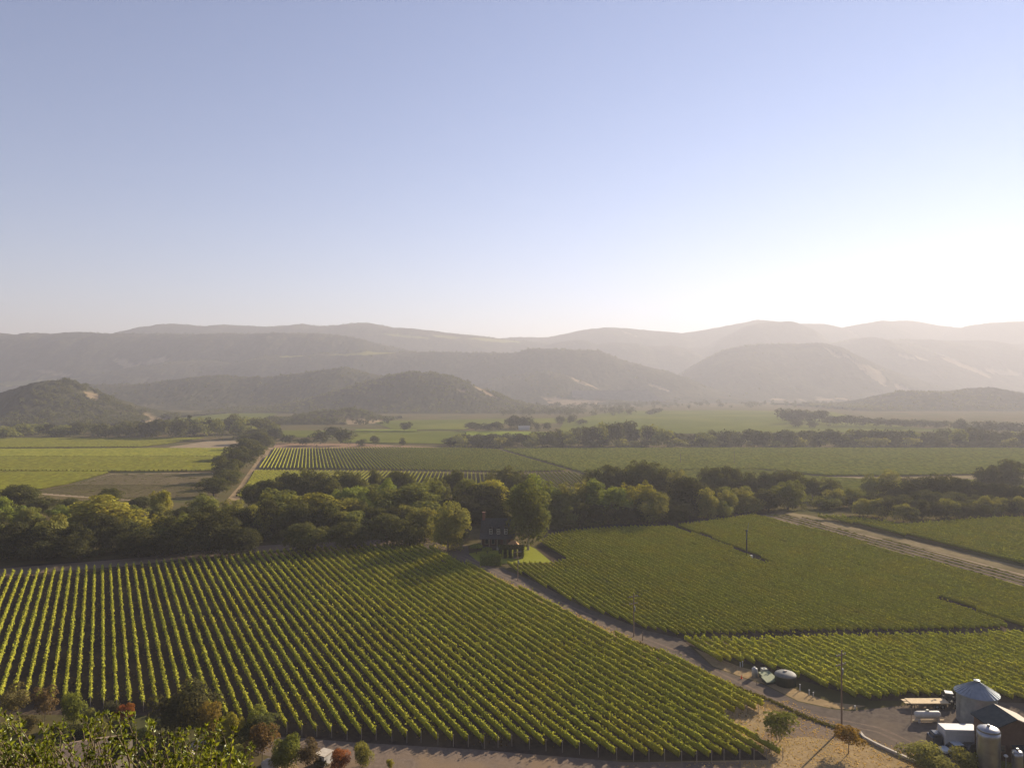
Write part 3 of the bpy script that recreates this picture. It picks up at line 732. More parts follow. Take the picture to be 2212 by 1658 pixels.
# ------------------------------------------------------------------ trees
def crown_arrays(seed, nblob, rx, rz, zc, br, nleaf, leaf, z0=.12, shell=.45, up=.35, low=-1.1, taper=0.0, hang=0):
    """foliage of one tree of unit height: clumps over an egg-shaped volume, each clump a shell of leaf sprays"""
    r = np.random.default_rng(seed)
    v = r.normal(size=(nblob, 3)); v /= np.linalg.norm(v, axis=1, keepdims=True)
    v[:, 2] = np.where(v[:, 2] < low, -v[:, 2], v[:, 2])
    rad = r.random(nblob) ** shell
    c = v * rad[:, None] * np.array([rx, rx, rz])
    lob = 1 + .28 * np.sin(2 * np.arctan2(v[:, 1], v[:, 0]) + seed) + .2 * (r.random(nblob) - .5)
    c[:, :2] *= lob[:, None]
    if taper: c[:, :2] *= np.clip(1 - taper * (c[:, 2:3] / rz * .5 + .5), .12, 1)
    c[:, 2] += zc
    R_ = br * (.6 + .8 * r.random(nblob)) * (1 - .25 * (c[:, 2] - zc) / rz * .5)
    w = R_ ** 2; w /= w.sum()
    b = r.choice(nblob, nleaf, p=w)
    d = r.normal(size=(nleaf, 3)); d /= np.linalg.norm(d, axis=1, keepdims=True)
    flip = (d[:, 2] < -.15) & (r.random(nleaf) < .75); d[flip, 2] *= -1
    rr = R_[b] * (.72 + .33 * r.random(nleaf))
    C = c[b] + d * rr[:, None]
    if hang:
        k = r.random(nleaf) < hang
        C[k, 2] -= r.random(k.sum()) * .18
    C[:, 2] = np.maximum(C[:, 2], z0 + .05 * r.random(nleaf))
    Nn = d + np.array([0, 0, up]) + .6 * r.normal(size=(nleaf, 3))
    V, Fc = leaf_quads(C, Nn, leaf * (.6 + .8 * r.random(nleaf)), r)
    tint = np.clip(.5 * r.random(nleaf) + .5 * r.random(nblob)[b], 0, 1)
    return V, Fc, tint, c

def trunk_mesh(name, blobs, r0, z_split, seed, mat, limbs=6, multi=1):
    rr = random.Random(seed); mb = MB()
    for k in range(multi):
        a = 2 * math.pi * k / multi; bx, by = (0, 0) if multi == 1 else (.06 * math.cos(a), .06 * math.sin(a))
        rm = r0 / math.sqrt(multi)
        p = [(bx, by, -.04), (bx * 1.3 + rr.uniform(-.01, .01), by * 1.3, z_split * .5), (bx * 2.0 + rr.uniform(-.02, .02), by * 2.0 + rr.uniform(-.02, .02), z_split)]
        mb.tube(p[0], p[1], rm * 1.3, rm, 8, cap=False); mb.tube(p[1], p[2], rm, rm * .8, 8, cap=False)
        for i in range(max(2, limbs // multi)):
            b = blobs[rr.randrange(len(blobs))]; m = ((p[2][0] + b[0]) / 2 + rr.uniform(-.03, .03), (p[2][1] + b[1]) / 2 + rr.uniform(-.03, .03), p[2][2] + (b[2] - p[2][2]) * .6)
            mb.tube(p[2], m, rm * .6, rm * .38, 6, cap=False); mb.tube(m, b, rm * .38, rm * .12, 5, cap=False)
    me = bpy.data.meshes.new(name); me.from_pydata(mb.v, [], mb.f); me.materials.append(mat)
    return me

KINDS = {}
def make_kind(key, n, mat='leaf', bark='bark', trunk_r=.022, split=.22, multi=1, **kw):
    out = []
    for i in range(n):
        sd = sum(map(ord, key)) * 31 + i
        V, Fc, tint, c = crown_arrays(sd, **kw)
        w = np.percentile(np.abs(V[:, :2]), 98)
        ht = np.percentile(V[:, 2], 99.7)
        V = V * np.array([.5 / w, .5 / w, 1 / ht]); c = c * np.array([.5 / w, .5 / w, 1 / ht])
        cm = mesh_np('crown', V, Fc, M[mat], attrs={'tint': ('FACE', tint)})
        tm = trunk_mesh('trunk', c, trunk_r, split, sd, M[bark], multi=multi)
        out.append((cm, tm))
    KINDS[key] = out

make_kind('oak', 5, nblob=46, rx=.36, rz=.42, zc=.52, br=.155, nleaf=11000, leaf=.03, trunk_r=.03, split=.28, z0=.03)
make_kind('tall', 4, z0=.1, low=-.6, nblob=46, rx=.28, rz=.42, zc=.54, br=.125, nleaf=10000, leaf=.030, bark='pale_bark', split=.2)
make_kind('poplar', 4, nblob=46, rx=.32, rz=.44, zc=.5, br=.135, nleaf=11000, leaf=.030, shell=.6, hang=.3, z0=.02)
make_kind('plane', 2, nblob=60, rx=.32, rz=.44, zc=.54, br=.125, nleaf=14000, leaf=.026, bark='pale_bark', split=.2, z0=.1, low=-.85)
make_kind('bush', 4, nblob=30, rx=.4, rz=.42, zc=.5, br=.2, nleaf=5500, leaf=.04, z0=.0, trunk_r=.02, split=.1)
make_kind('airy', 4, nblob=34, rx=.3, rz=.38, zc=.58, br=.12, nleaf=3000, leaf=.034, trunk_r=.016, split=.22, multi=3, z0=.1)
make_kind('young', 3, low=-.6, nblob=26, rx=.3, rz=.36, zc=.6, br=.13, nleaf=2400, leaf=.04, trunk_r=.016, split=.3, z0=.16)
make_kind('conifer', 1, nblob=40, rx=.3, rz=.48, zc=.5, br=.09, nleaf=2600, leaf=.035, taper=.9, z0=.03)
make_kind('distant', 6, nblob=22, rx=.33, rz=.36, zc=.5, br=.22, nleaf=900, leaf=.08, z0=.0, trunk_r=.03)

C_ = dict(dark=(.095, .102, .036), deep=(.062, .065, .028), mid=(.16, .175, .05), olive=(.22, .22, .064), green=(.195, .235, .054), bright=(.2, .24, .05),
          yellow=(.26, .25, .045), brown=(.14, .12, .05), rust=(.2, .09, .03), red=(.26, .085, .03), grey=(.085, .085, .05), gold=(.19, .15, .04), lime=(.17, .19, .04), pinkbrown=(.16, .115, .06), far=(.055, .06, .028))

def tree(name, kind, color, x, ytop, w, Y=None, ybase=None, label=None, cat='tree', group=None, parts=True, vi=None, rz=None, sq=1.0):
    if Y is None: Y = depth(ybase)
    X = (x - CX) / F * Y; z = float(G(Y))
    h = (HC - (ytop - CY) / F * Y) - z
    wd = w / F * Y
    cm, tm = KINDS[kind][vi if vi is not None else random.randrange(len(KINDS[kind]))]
    c = np.array(C_[color] if isinstance(color, str) else color) * (1 + .22 * (random.random() - .5))
    a = random.uniform(0, 6.28) if rz is None else rz
    if parts:
        r = empty(name, (X, Y, z), a); r.scale = (wd, wd * sq, h)
        cr = bpy.data.objects.new('crown', cm); link(cr, r); cr.color = (*c, 1)
        tr = bpy.data.objects.new('trunk', tm); link(tr, r)
    else:
        r = bpy.data.objects.new(name, cm); r.location = (X, Y, z); r.rotation_euler = (0, 0, a); r.scale = (wd, wd * sq, h); link(r); r.color = (*c, 1)
    tag(r, label, cat, group)
    return r

ORD = ['first', 'second', 'third', 'fourth', 'fifth', 'sixth', 'seventh', 'eighth', 'ninth', 'tenth', 'eleventh', 'twelfth', 'thirteenth', 'fourteenth', 'fifteenth', 'sixteenth', 'seventeenth', 'eighteenth', 'nineteenth', 'twentieth']
LOOK = dict(dark='dark green', deep='very dark green', mid='mid green', olive='olive green', green='fresh green', bright='bright green', yellow='yellow green', brown='brownish green', grey='grey green')
SHAPE = dict(oak='round oak', tall='tall tree', poplar='loose leafy tree', bush='low bushy tree', distant='small tree', airy='airy tree')
def belt(lst, where, name='tree', group=None, parts=True):
    """trees of one stretch; each label counts its own look along the stretch, from the picture's left"""
    groups = {}
    for t in sorted(lst, key=lambda t: t[2]): groups.setdefault((t[0], t[1]), []).append(t)
    for (kind, color), ts in groups.items():
        for i, (k, c, x, yt, w, Y) in enumerate(ts):
            if yt < 1105 and Y < 300: Y = 300 - (300 - Y) * .45
            d = f'{LOOK[color]} {SHAPE[kind]}'
            lab = f'{d} {where}' if len(ts) == 1 else f'{ORD[i]} {d} from left {where}'
            tree(name, k, c, x, yt, w, Y=Y, label=lab, group=group, parts=parts)

GB = 'trees of the creek belt'
belt([('oak', 'dark', 40, 1047, 80, 318), ('poplar', 'bright', 4, 1074, 46, 262), ('poplar', 'bright', 37, 1091, 42, 250), ('poplar', 'mid', 68, 1096, 46, 246), ('poplar', 'olive', 113, 1112, 68, 238), ('poplar', 'green', 124, 1092, 40, 266),
      ('oak', 'dark', 93, 1073, 54, 308), ('oak', 'dark', 148, 1076, 48, 320), ('oak', 'dark', 238, 1055, 52, 332), ('oak', 'dark', 302, 1073, 56, 322), ('poplar', 'yellow', 336, 1061, 32, 300), ('poplar', 'yellow', 356, 1059, 30, 302),
      ('poplar', 'olive', 334, 1089, 40, 278), ('poplar', 'yellow', 338, 1114, 58, 248), ('oak', 'deep', 20, 1128, 84, 233), ('oak', 'deep', 92, 1138, 84, 233), ('oak', 'deep', 170, 1150, 80, 233), ('oak', 'deep', 300, 1142, 84, 236), ('oak', 'deep', 372, 1132, 70, 240), ('oak', 'mid', -20, 1100, 60, 240),
      ('poplar', 'mid', 190, 1088, 70, 262), ('poplar', 'mid', 280, 1092, 60, 264)], 'in belt beside brown field', group=GB)
tree('willow_tree', 'poplar', 'yellow', 228, 1071, 150, Y=276, label='broad yellow green willow, largest crown in the belt beside the brown field', cat='willow', group=GB, vi=1)
belt([('poplar', 'mid', 437, 1068, 76, 290), ('oak', 'deep', 450, 1106, 112, 238), ('poplar', 'olive', 500, 1078, 58, 270), ('poplar', 'olive', 530, 1100, 60, 252), ('oak', 'mid', 588, 1060, 116, 246), ('oak', 'dark', 400, 1092, 60, 270),
      ('poplar', 'green', 730, 1058, 46, 282), ('poplar', 'green', 771, 1052, 64, 284), ('poplar', 'olive', 771, 1079, 50, 260), ('oak', 'deep', 520, 1140, 80, 238), ('oak', 'dark', 660, 1130, 90, 240), ('oak', 'dark', 752, 1128, 84, 244),
      ('oak', 'dark', 622, 1021, 56, 338), ('oak', 'dark', 655, 1013, 62, 340), ('oak', 'dark', 688, 1021, 56, 338), ('oak', 'dark', 739, 1018, 56, 342), ('oak', 'dark', 766, 1019, 52, 340), ('oak', 'dark', 580, 1035, 64, 330), ('oak', 'dark', 708, 1030, 58, 325), ('oak', 'dark', 545, 1046, 56, 325), ('oak', 'mid', 800, 1046, 62, 310)], 'in belt below pale lane', group=GB)
tree('poplar_tree', 'poplar', 'yellow', 690, 1062, 118, Y=280, label='glowing yellow green tree with a lumpy crown in the middle of the belt', cat='tree', group=GB, vi=2)
belt([('oak', 'dark', 811, 1014, 32, 350), ('oak', 'dark', 855, 1018, 52, 350), ('oak', 'dark', 884, 1020, 40, 350), ('poplar', 'green', 840, 1035, 60, 302), ('oak', 'mid', 878, 1048, 136, 266), ('oak', 'mid', 920, 1035, 76, 300), ('oak', 'dark', 984, 1016, 46, 345), ('oak', 'dark', 948, 1030, 50, 335),
      ('oak', 'deep', 1040, 1050, 116, 288), ('poplar', 'yellow', 1066, 1039, 80, 302), ('oak', 'dark', 1088, 1008, 66, 345), ('oak', 'dark', 1120, 1018, 56, 345), ('oak', 'deep', 1000, 1070, 84, 272), ('oak', 'deep', 1060, 1090, 80, 268), ('oak', 'dark', 836, 1110, 80, 250), ('oak', 'dark', 880, 1122, 70, 248), ('oak', 'mid', 1010, 1035, 60, 310)], 'in belt behind farmhouse', group=GB)
tree('poplar_tree', 'poplar', 'bright', 1158, 1027, 92, Y=290, label='fresh green leafy tree rising behind the big plane tree', cat='tree', group=GB, vi=0)
tree('garden_tree', 'poplar', 'olive', 917, 1098, 66, ybase=1170, label='sunlit olive tree on the far side of the driveway bend', cat='tree')
tree('garden_tree', 'poplar', 'olive', 968, 1084, 76, ybase=1189, label='tall sunlit tree leaning over the driveway beside the farmhouse', cat='tree')
tree('plane_tree', 'plane', (.125, .14, .042), 1141, 1041, 104, ybase=1187, label='great rounded plane tree standing on the lawn beside the farmhouse', cat='tree', vi=1)
belt([('poplar', 'olive', 1221, 1044, 52, 286), ('poplar', 'olive', 1231, 1072, 52, 274), ('poplar', 'olive', 1258, 1040, 46, 290), ('poplar', 'green', 1284, 1036, 56, 290), ('poplar', 'green', 1322, 1053, 66, 274), ('poplar', 'yellow', 1351, 1047, 50, 280), ('poplar', 'yellow', 1394, 1042, 54, 282),
      ('oak', 'olive', 1410, 1063, 82, 272), ('oak', 'dark', 1291, 1010, 64, 350), ('oak', 'dark', 1322, 1005, 66, 352), ('oak', 'dark', 1376, 996, 82, 354), ('oak', 'dark', 1416, 999, 80, 352), ('oak', 'dark', 1444, 1011, 50, 350), ('oak', 'olive', 1464, 1016, 46, 345),
      ('oak', 'deep', 1484, 1031, 88, 304), ('poplar', 'olive', 1527, 1055, 46, 292), ('oak', 'deep', 1230, 1100, 70, 268), ('oak', 'deep', 1290, 1098, 70, 266), ('oak', 'deep', 1352, 1094, 80, 266), ('oak', 'deep', 1460, 1085, 80, 280), ('poplar', 'mid', 1196, 1066, 56, 280)], 'in belt past the plane tree', group=GB)
belt([('oak', 'dark', 1529, 1010, 50, 360), ('oak', 'dark', 1550, 1010, 50, 360), ('oak', 'dark', 1578, 1008, 58, 362), ('poplar', 'olive', 1600, 1053, 46, 312), ('poplar', 'olive', 1566, 1058, 42, 302), ('bush', 'olive', 1627, 1074, 52, 308), ('oak', 'dark', 1622, 1021, 46, 358), ('oak', 'dark', 1656, 1020, 46, 360), ('oak', 'dark', 1686, 1018, 50, 360), ('oak', 'dark', 1715, 1016, 66, 362),
      ('oak', 'mid', 1702, 1037, 76, 322), ('tall', 'dark', 1755, 1032, 34, 350), ('oak', 'dark', 1790, 1035, 52, 350), ('bush', 'olive', 1804, 1055, 46, 328), ('bush', 'mid', 1560, 1080, 60, 296), ('oak', 'deep', 1660, 1062, 60, 312), ('bush', 'mid', 1790, 1072, 60, 322)], 'in belt above wind machine', group=GB)
belt([('oak', 'mid', 1842, 1053, 50, 332), ('oak', 'deep', 1872, 1066, 70, 322), ('oak', 'mid', 1884, 1026, 44, 372), ('oak', 'olive', 1914, 1016, 54, 380), ('oak', 'deep', 1930, 1040, 66, 334), ('oak', 'deep', 1978, 1033, 76, 334), ('oak', 'deep', 2030, 1023, 72, 334), ('oak', 'deep', 2076, 1032, 66, 334), ('oak', 'deep', 2114, 1042, 66, 332), ('oak', 'deep', 2153, 1044, 62, 330), ('oak', 'deep', 2196, 1049, 66, 328),
      ('bush', 'olive', 1912, 1084, 44, 316), ('bush', 'olive', 1964, 1094, 44, 313), ('bush', 'olive', 2030, 1086, 44, 314), ('oak', 'dark', 2000, 1060, 70, 318), ('oak', 'dark', 2060, 1064, 70, 316), ('oak', 'dark', 2130, 1070, 70, 316), ('oak', 'dark', 2200, 1074, 66, 318), ('oak', 'dark', 1940, 1068, 60, 320)], 'in dark clump by last vines', group='trees of the dark clump')
tree('oak_tree', 'oak', 'deep', 2134, 1005, 68, Y=400, label='black looking round oak standing behind the dark clump', cat='tree')
tree('oak_tree', 'oak', 'dark', 2186, 993, 72, Y=412, label='tallest oak at the back of the dark clump', cat='tree')

# low dark trees along the front of the belt
rf_ = random.Random(12)
for i, x in enumerate(range(-12, 900, 27)):
    xx = x + rf_.uniform(-8, 8); yb = np.interp(xx, [0, 265, 420, 556, 700, 900], [1214, 1198, 1188, 1174, 1168, 1162]) - rf_.uniform(2, 14)
    c = ['deep', 'dark', 'deep', 'mid', 'dark', 'olive'][rf_.randrange(6)]
    tree('low_tree', ['bush', 'oak', 'poplar'][rf_.randrange(3)], c, xx, yb - rf_.uniform(52, 80), rf_.uniform(46, 66), ybase=yb, label='low dark tree in the front row of the creek belt, before the track', group='low trees in front of the creek belt')
for i, x in enumerate(range(1200, 1660, 27)):
    xx = x + rf_.uniform(-8, 8); yb = np.interp(xx, [1195, 1330, 1450, 1620], [1148, 1134, 1126, 1104]) - rf_.uniform(3, 10)
    tree('low_tree', ['bush', 'oak'][rf_.randrange(2)], ['deep', 'dark', 'mid'][rf_.randrange(3)], xx, yb - rf_.uniform(34, 52), rf_.uniform(40, 56), ybase=yb, label='low dark tree at the edge of the close planted block', group='low trees behind the close planted block')

for i, x in enumerate(range(1850, 2240, 24)):
    xx = x + rf_.uniform(-8, 8); yb = np.interp(xx, [1750, 1838, 1954, 2035, 2140, 2240], [1106, 1114, 1131, 1123, 1116, 1112]) - rf_.uniform(0, 7)
    tree('low_tree', 'bush', ['deep', 'dark', 'deep', 'olive'][rf_.randrange(4)], xx, yb - rf_.uniform(30, 44), rf_.uniform(36, 52), ybase=yb, label='low dark tree at the foot of the dark clump, behind the last vines', group='low trees at the foot of the dark clump')

# undergrowth along the foot of the belt
def undergrowth():
    r = np.random.default_rng(3); Vs, Fs, Ts, b = [], [], [], 0
    line = [(-60, 1212), (265, 1196), (420, 1186), (556, 1172), (700, 1166), (880, 1160), (1010, 1162)]
    line2 = [(1195, 1146), (1330, 1132), (1450, 1124), (1620, 1100), (1800, 1098), (1900, 1112), (2050, 1116), (2240, 1106)]
    for ln in (line, line2):
        ln = np.array(ln, float)
        for x in np.arange(ln[0, 0], ln[-1, 0], 7):
            y = np.interp(x, ln[:, 0], ln[:, 1]) - r.random() * 16 + 5
            q = P(x, y); h = 1.5 + 2.5 * r.random()
            V, Fc, t, _ = crown_arrays(int(x * 7) + 999, 8, .4, .4, .5, .25, 150, .11, z0=0)
            Vs.append(V * np.array([h * 1.3, h * 1.3, h]) + q); Fs.append(Fc + b); Ts.append(t); b += len(V)
    o = obj_np('undergrowth', np.concatenate(Vs), np.concatenate(Fs), M['leaf'], attrs={'tint': ('FACE', np.concatenate(Ts))}); o.color = (*C_['dark'], 1)
    tag(o, 'dark tangled undergrowth along the foot of the creek trees', None, None, 'stuff')
undergrowth()

# oaks along the lane
for i, (x, yt, w, yb) in enumerate([(462, 1036, 50, 1072), (482, 1020, 56, 1056), (492, 990, 64, 1040), (514, 968, 62, 1018), (535, 950, 56, 994), (554, 936, 52, 972), (548, 928, 48, 958)]):
    tree('oak_tree', 'oak', 'dark', x, yt - 3, w * 1.25, ybase=yb, label=f'{ORD[i]} oak, counting away from the creek, in the row along the pale lane', group='oaks along the lane', parts=True)

# far belts
r_ = random.Random(5)
LT = [(x + r_.uniform(-6, 6), np.interp(x, [0, 60, 150, 300, 420, 520, 590], [921, 919, 916, 912, 905, 897, 914]) + r_.uniform(-6, 5), r_.uniform(32, 52)) for x in range(-10, 600, 13)]
for x, yt, w in LT:
    tree('oak_tree', 'distant', ['far', 'dark', 'mid', 'dark'][r_.randrange(4)], x, yt, w, Y=900 + r_.uniform(-20, 90), label='oak in the belt below the knoll, behind the bright lime vines', group='oaks below the knoll', parts=False)
tree('pine_tree', 'conifer', 'far', 409, 896, 20, Y=960, label='narrow pointed pine in the belt below the knoll', parts=False)
for x, yt, w, yb, lab in [(691, 929, 40, 962, 'left one of two broad oaks between lane and far fields'), (744, 927, 40, 962, 'bigger of two broad oaks between lane and far fields'), (718, 921, 38, 950, 'oak standing between and behind the two broad oaks'), (781, 948, 22, 964, 'small upright tree at the end of the striped vines'), (809, 941, 24, 961, 'small round oak alone on the pink dirt margin'), (870, 945, 19, 963, 'second small round oak alone on the pink dirt margin'), (877, 911, 26, 931, 'lone broad round tree out on the far green field'),
                        (620, 938, 36, 958, 'low oak just past the head of the pale lane'), (655, 946, 34, 962, 'low bushy oak beside the striped vines'), (596, 924, 40, 952, 'oak at the head of the pale lane')]:
    tree('oak_tree', 'distant', 'far', x, yt, w, ybase=yb, label=lab, parts=False)
RT = [(x + r_.uniform(-6, 6), np.interp(x, [965, 1060, 1150, 1200, 1240, 1300, 1357, 1400, 1450, 1500, 1530, 1600, 1713, 1790, 1860, 1920, 1983, 2071, 2150, 2220], [941, 937, 936, 930, 925, 915, 908, 914, 929, 936, 929, 929, 929, 928, 928, 927, 934, 923, 930, 932]) + r_.uniform(-3, 4), r_.uniform(32, 46)) for x in range(975, 2230, 19)]
for x, yt, w in RT:
    tree('oak_tree', 'distant', ['far', 'far', 'mid', 'far'][r_.randrange(4)], x, yt, w, Y=765 + r_.uniform(0, 50), label='oak in the long far belt behind the yellow green vines', group='oaks of the long far belt', parts=False)
for x in range(975, 2240, 26):
    tree('bush', 'distant', ['far', 'olive'][r_.randrange(2)], x + r_.uniform(-9, 9), 948 + r_.uniform(-4, 5), r_.uniform(26, 40), Y=758 + r_.uniform(0, 12), label='low bush at the foot of the long far belt', cat='bush', group='bushes at the foot of the far belt', parts=False)
for x, yt, w, Y in [(2076, 905, 40, 1000), (2106, 909, 44, 1010), (2135, 908, 44, 1000), (2165, 911, 40, 1005), (2196, 912, 44, 1000), (1700, 882, 44, 1230), (1722, 884, 40, 1240), (1745, 886, 44, 1230), (1774, 885, 40, 1240), (1800, 898, 40, 1150), (1830, 896, 40, 1150), (1862, 899, 40, 1140), (1900, 902, 40, 1130), (1930, 904, 44, 1120), (1962, 905, 44, 1110), (1995, 906, 40, 1100), (2030, 908, 40, 1090), (1720, 905, 26, 1120), (1755, 908, 24, 1110)]:
    tree('oak_tree', 'distant', 'far', x, yt, w, Y=Y, label='hazy oak between the long far belt and the wooded rise', group='hazy oaks below the wooded rise', parts=False)
for x, yt, w, yb, lab in [(1022, 912, 46, 931, 'wide hazy oak clump, nearer the knoll, on the far green field'), (1052, 914, 34, 931, 'hazy oak joined to the wide clump on the far field'), (1074, 910, 30, 932, 'hazy oak with a pointed top by the wide clump'), (1110, 897, 40, 925, 'hazy oak above the pale house clearing'), (1138, 899, 44, 926, 'broad hazy oak above the pale house clearing'), (1210, 898, 20, 918, 'round hazy tree on a clear trunk in the far field'), (1234, 896, 24, 916, 'hazy tree beside the round one in the far field'), (1256, 905, 26, 918, 'low hazy tree in the far field'), (1160, 912, 16, 930, 'small hazy tree below the clearing'), (1182, 912, 19, 932, 'small peaked hazy tree below the clearing'), (1250, 922, 18, 940, 'small hazy tree before the far field'), (1417, 881, 26, 894, 'faint lone oak out in the wide hazy vineyard'), (1404, 886, 20, 895, 'faint low tree joined to the lone oak')]:
    tree('oak_tree', 'distant', 'far', x, yt, w, ybase=yb, label=lab, parts=False)

def wood(name, label, pts, D0, D1, h, seed, n, color='far'):
    r = np.random.default_rng(seed); Vs, Fs, Ts, b = [], [], [], 0
    base = [crown_arrays(500 + k, 12, .4, .36, .5, .2, 130, .12, z0=0)[:3] for k in range(5)]
    pts = np.array(pts, float)
    for i in range(n):
        x = r.uniform(pts[0, 0], pts[-1, 0]); Y = r.uniform(D0, D1); hh = h * r.uniform(.6, 1.2)
        V, Fc, t = base[i % 5]; q = np.array([(x - CX) / F * Y, Y, G(Y)])
        a = r.uniform(0, 6.28); ca, sa = math.cos(a), math.sin(a)
        W = V * np.array([hh, hh, hh]); W = np.stack([W[:, 0] * ca - W[:, 1] * sa, W[:, 0] * sa + W[:, 1] * ca, W[:, 2]], 1) + q
        Vs.append(W); Fs.append(Fc + b); Ts.append(t); b += len(V)
    o = obj_np(name, np.concatenate(Vs), np.concatenate(Fs), M['leaf'], attrs={'tint': ('FACE', np.concatenate(Ts))}); o.color = (*C_[color], 1)
    tag(o, label, None, None, 'stuff')
wood('woods', 'hazy line of woods along the far edge of the valley', [(1080, 0), (1370, 0)], 1500, 2100, 16, 61, 130)
wood('woods', 'faint line of woods at the foot of the great slope', [(1280, 0), (2000, 0)], 2000, 2500, 15, 62, 130)
wood('woods', 'hazy woods around the foot of the small oak mound', [(560, 0), (840, 0)], 1180, 1300, 11, 63, 60)

# ------------------------------------------------------------------ garden trees and shrubs below the camera, by the yard
for kind, col, x, yt, w, yb, name, cat, lab in [
    ('airy', 'brown', 30, 1480, 66, 1556, 'olive_tree', 'tree', 'rusty green tree at the foot of the widest gap rows, beside the thin one'),
    ('airy', 'pinkbrown', 95, 1481, 42, 1556, 'young_tree', 'tree', 'thin dusty pink brown tree beside the rusty green one'),
    ('bush', 'lime', 158, 1494, 50, 1566, 'leafy_tree', 'tree', 'fresh lime green tree below the vine row ends'),
    ('bush', 'olive', 192, 1530, 30, 1566, 'shrub', 'shrub', 'small olive shrub touching the lime green tree'),
    ('bush', 'grey', 237, 1515, 32, 1556, 'shrub', 'shrub', 'grey green shrub beside the red leaved shrubs'),
    ('bush', 'red', 263, 1523, 28, 1554, 'red_shrub', 'shrub', 'wider red leaved shrub next to the grey green one'),
    ('bush', (.28, .12, .035), 283, 1517, 22, 1550, 'red_shrub', 'shrub', 'pointed orange red shrub next to the wider red one'),
    ('bush', (.07, .068, .03), 387, 1480, 124, 1586, 'oak_tree', 'tree', 'big round dark oak below the vine rows, darkest tree near the garden'),
    ('poplar', 'gold', 452, 1514, 54, 1600, 'leafy_tree', 'tree', 'golden green tree right against the big dark oak'),
    ('poplar', 'yellow', 500, 1535, 42, 1618, 'leafy_tree', 'tree', 'narrow yellow green tree past the golden green one'),
    ('poplar', 'lime', 553, 1526, 60, 1596, 'leafy_tree', 'tree', 'bright yellow green tree behind the dark olive one'),
    ('oak', 'dark', 566, 1542, 74, 1606, 'olive_tree', 'tree', 'dark olive tree behind the russet tree'),
    ('young', (.16, .105, .045), 567, 1560, 60, 1650, 'russet_tree', 'tree', 'russet brown tree on a bare thin trunk'),
    ('poplar', 'lime', 622, 1584, 56, 1668, 'leafy_tree', 'tree', 'bright green pointed tree beside the white hut'),
    ('airy', (.12, .09, .05), 665, 1600, 48, 1664, 'olive_tree', 'tree', 'dull brown twiggy tree just before the white hut'),
    ('bush', (.26, .10, .035), 733, 1620, 54, 1668, 'red_shrub', 'shrub', 'flame orange shrub just past the white hut'),
    ('bush', 'olive', 784, 1604, 46, 1658, 'olive_tree', 'tree', 'round clipped olive tree alone on the gravel track'),
    ('bush', 'yellow', 843, 1638, 15, 1668, 'shrub', 'shrub', 'tiny yellow green shrub at the gravel track edge'),
    ('airy', 'lime', 1683, 1535, 70, 1599, 'young_tree', 'tree', 'fresh green airy tree on the dry grass beside the yard'),
    ('young', (.26, .17, .035), 1833, 1566, 58, 1626, 'young_tree', 'tree', 'small tree turning orange beside the utility pole and curb'),
    ('bush', 'olive', 2018, 1613, 106, 1690, 'shrub', 'shrub', 'widest olive bush below the parked dark car'),
    ('bush', 'olive', 2098, 1621, 70, 1690, 'shrub', 'shrub', 'olive bush between the widest one and the steel tank'),
    ('bush', 'olive', 2188, 1644, 70, 1700, 'shrub', 'shrub', 'olive bush in front of the small steel tank'),
    ('bush', 'gold', 485, 1590, 26, 1618, 'shrub', 'shrub', 'low tawny shrub under the narrow yellow green tree'),
    ('bush', 'brown', 60, 1545, 44, 1580, 'shrub', 'shrub', 'low brown shrub under the rusty green tree'),
    ('bush', 'olive', 215, 1560, 40, 1590, 'shrub', 'shrub', 'low olive shrub under the grey green one'),
]:
    tree(name, kind, col, x, yt, w, ybase=yb if yb < 1655 else None, Y=None if yb < 1655 else depth(1655) - (yb - 1655) * .06, label=lab, cat=cat)

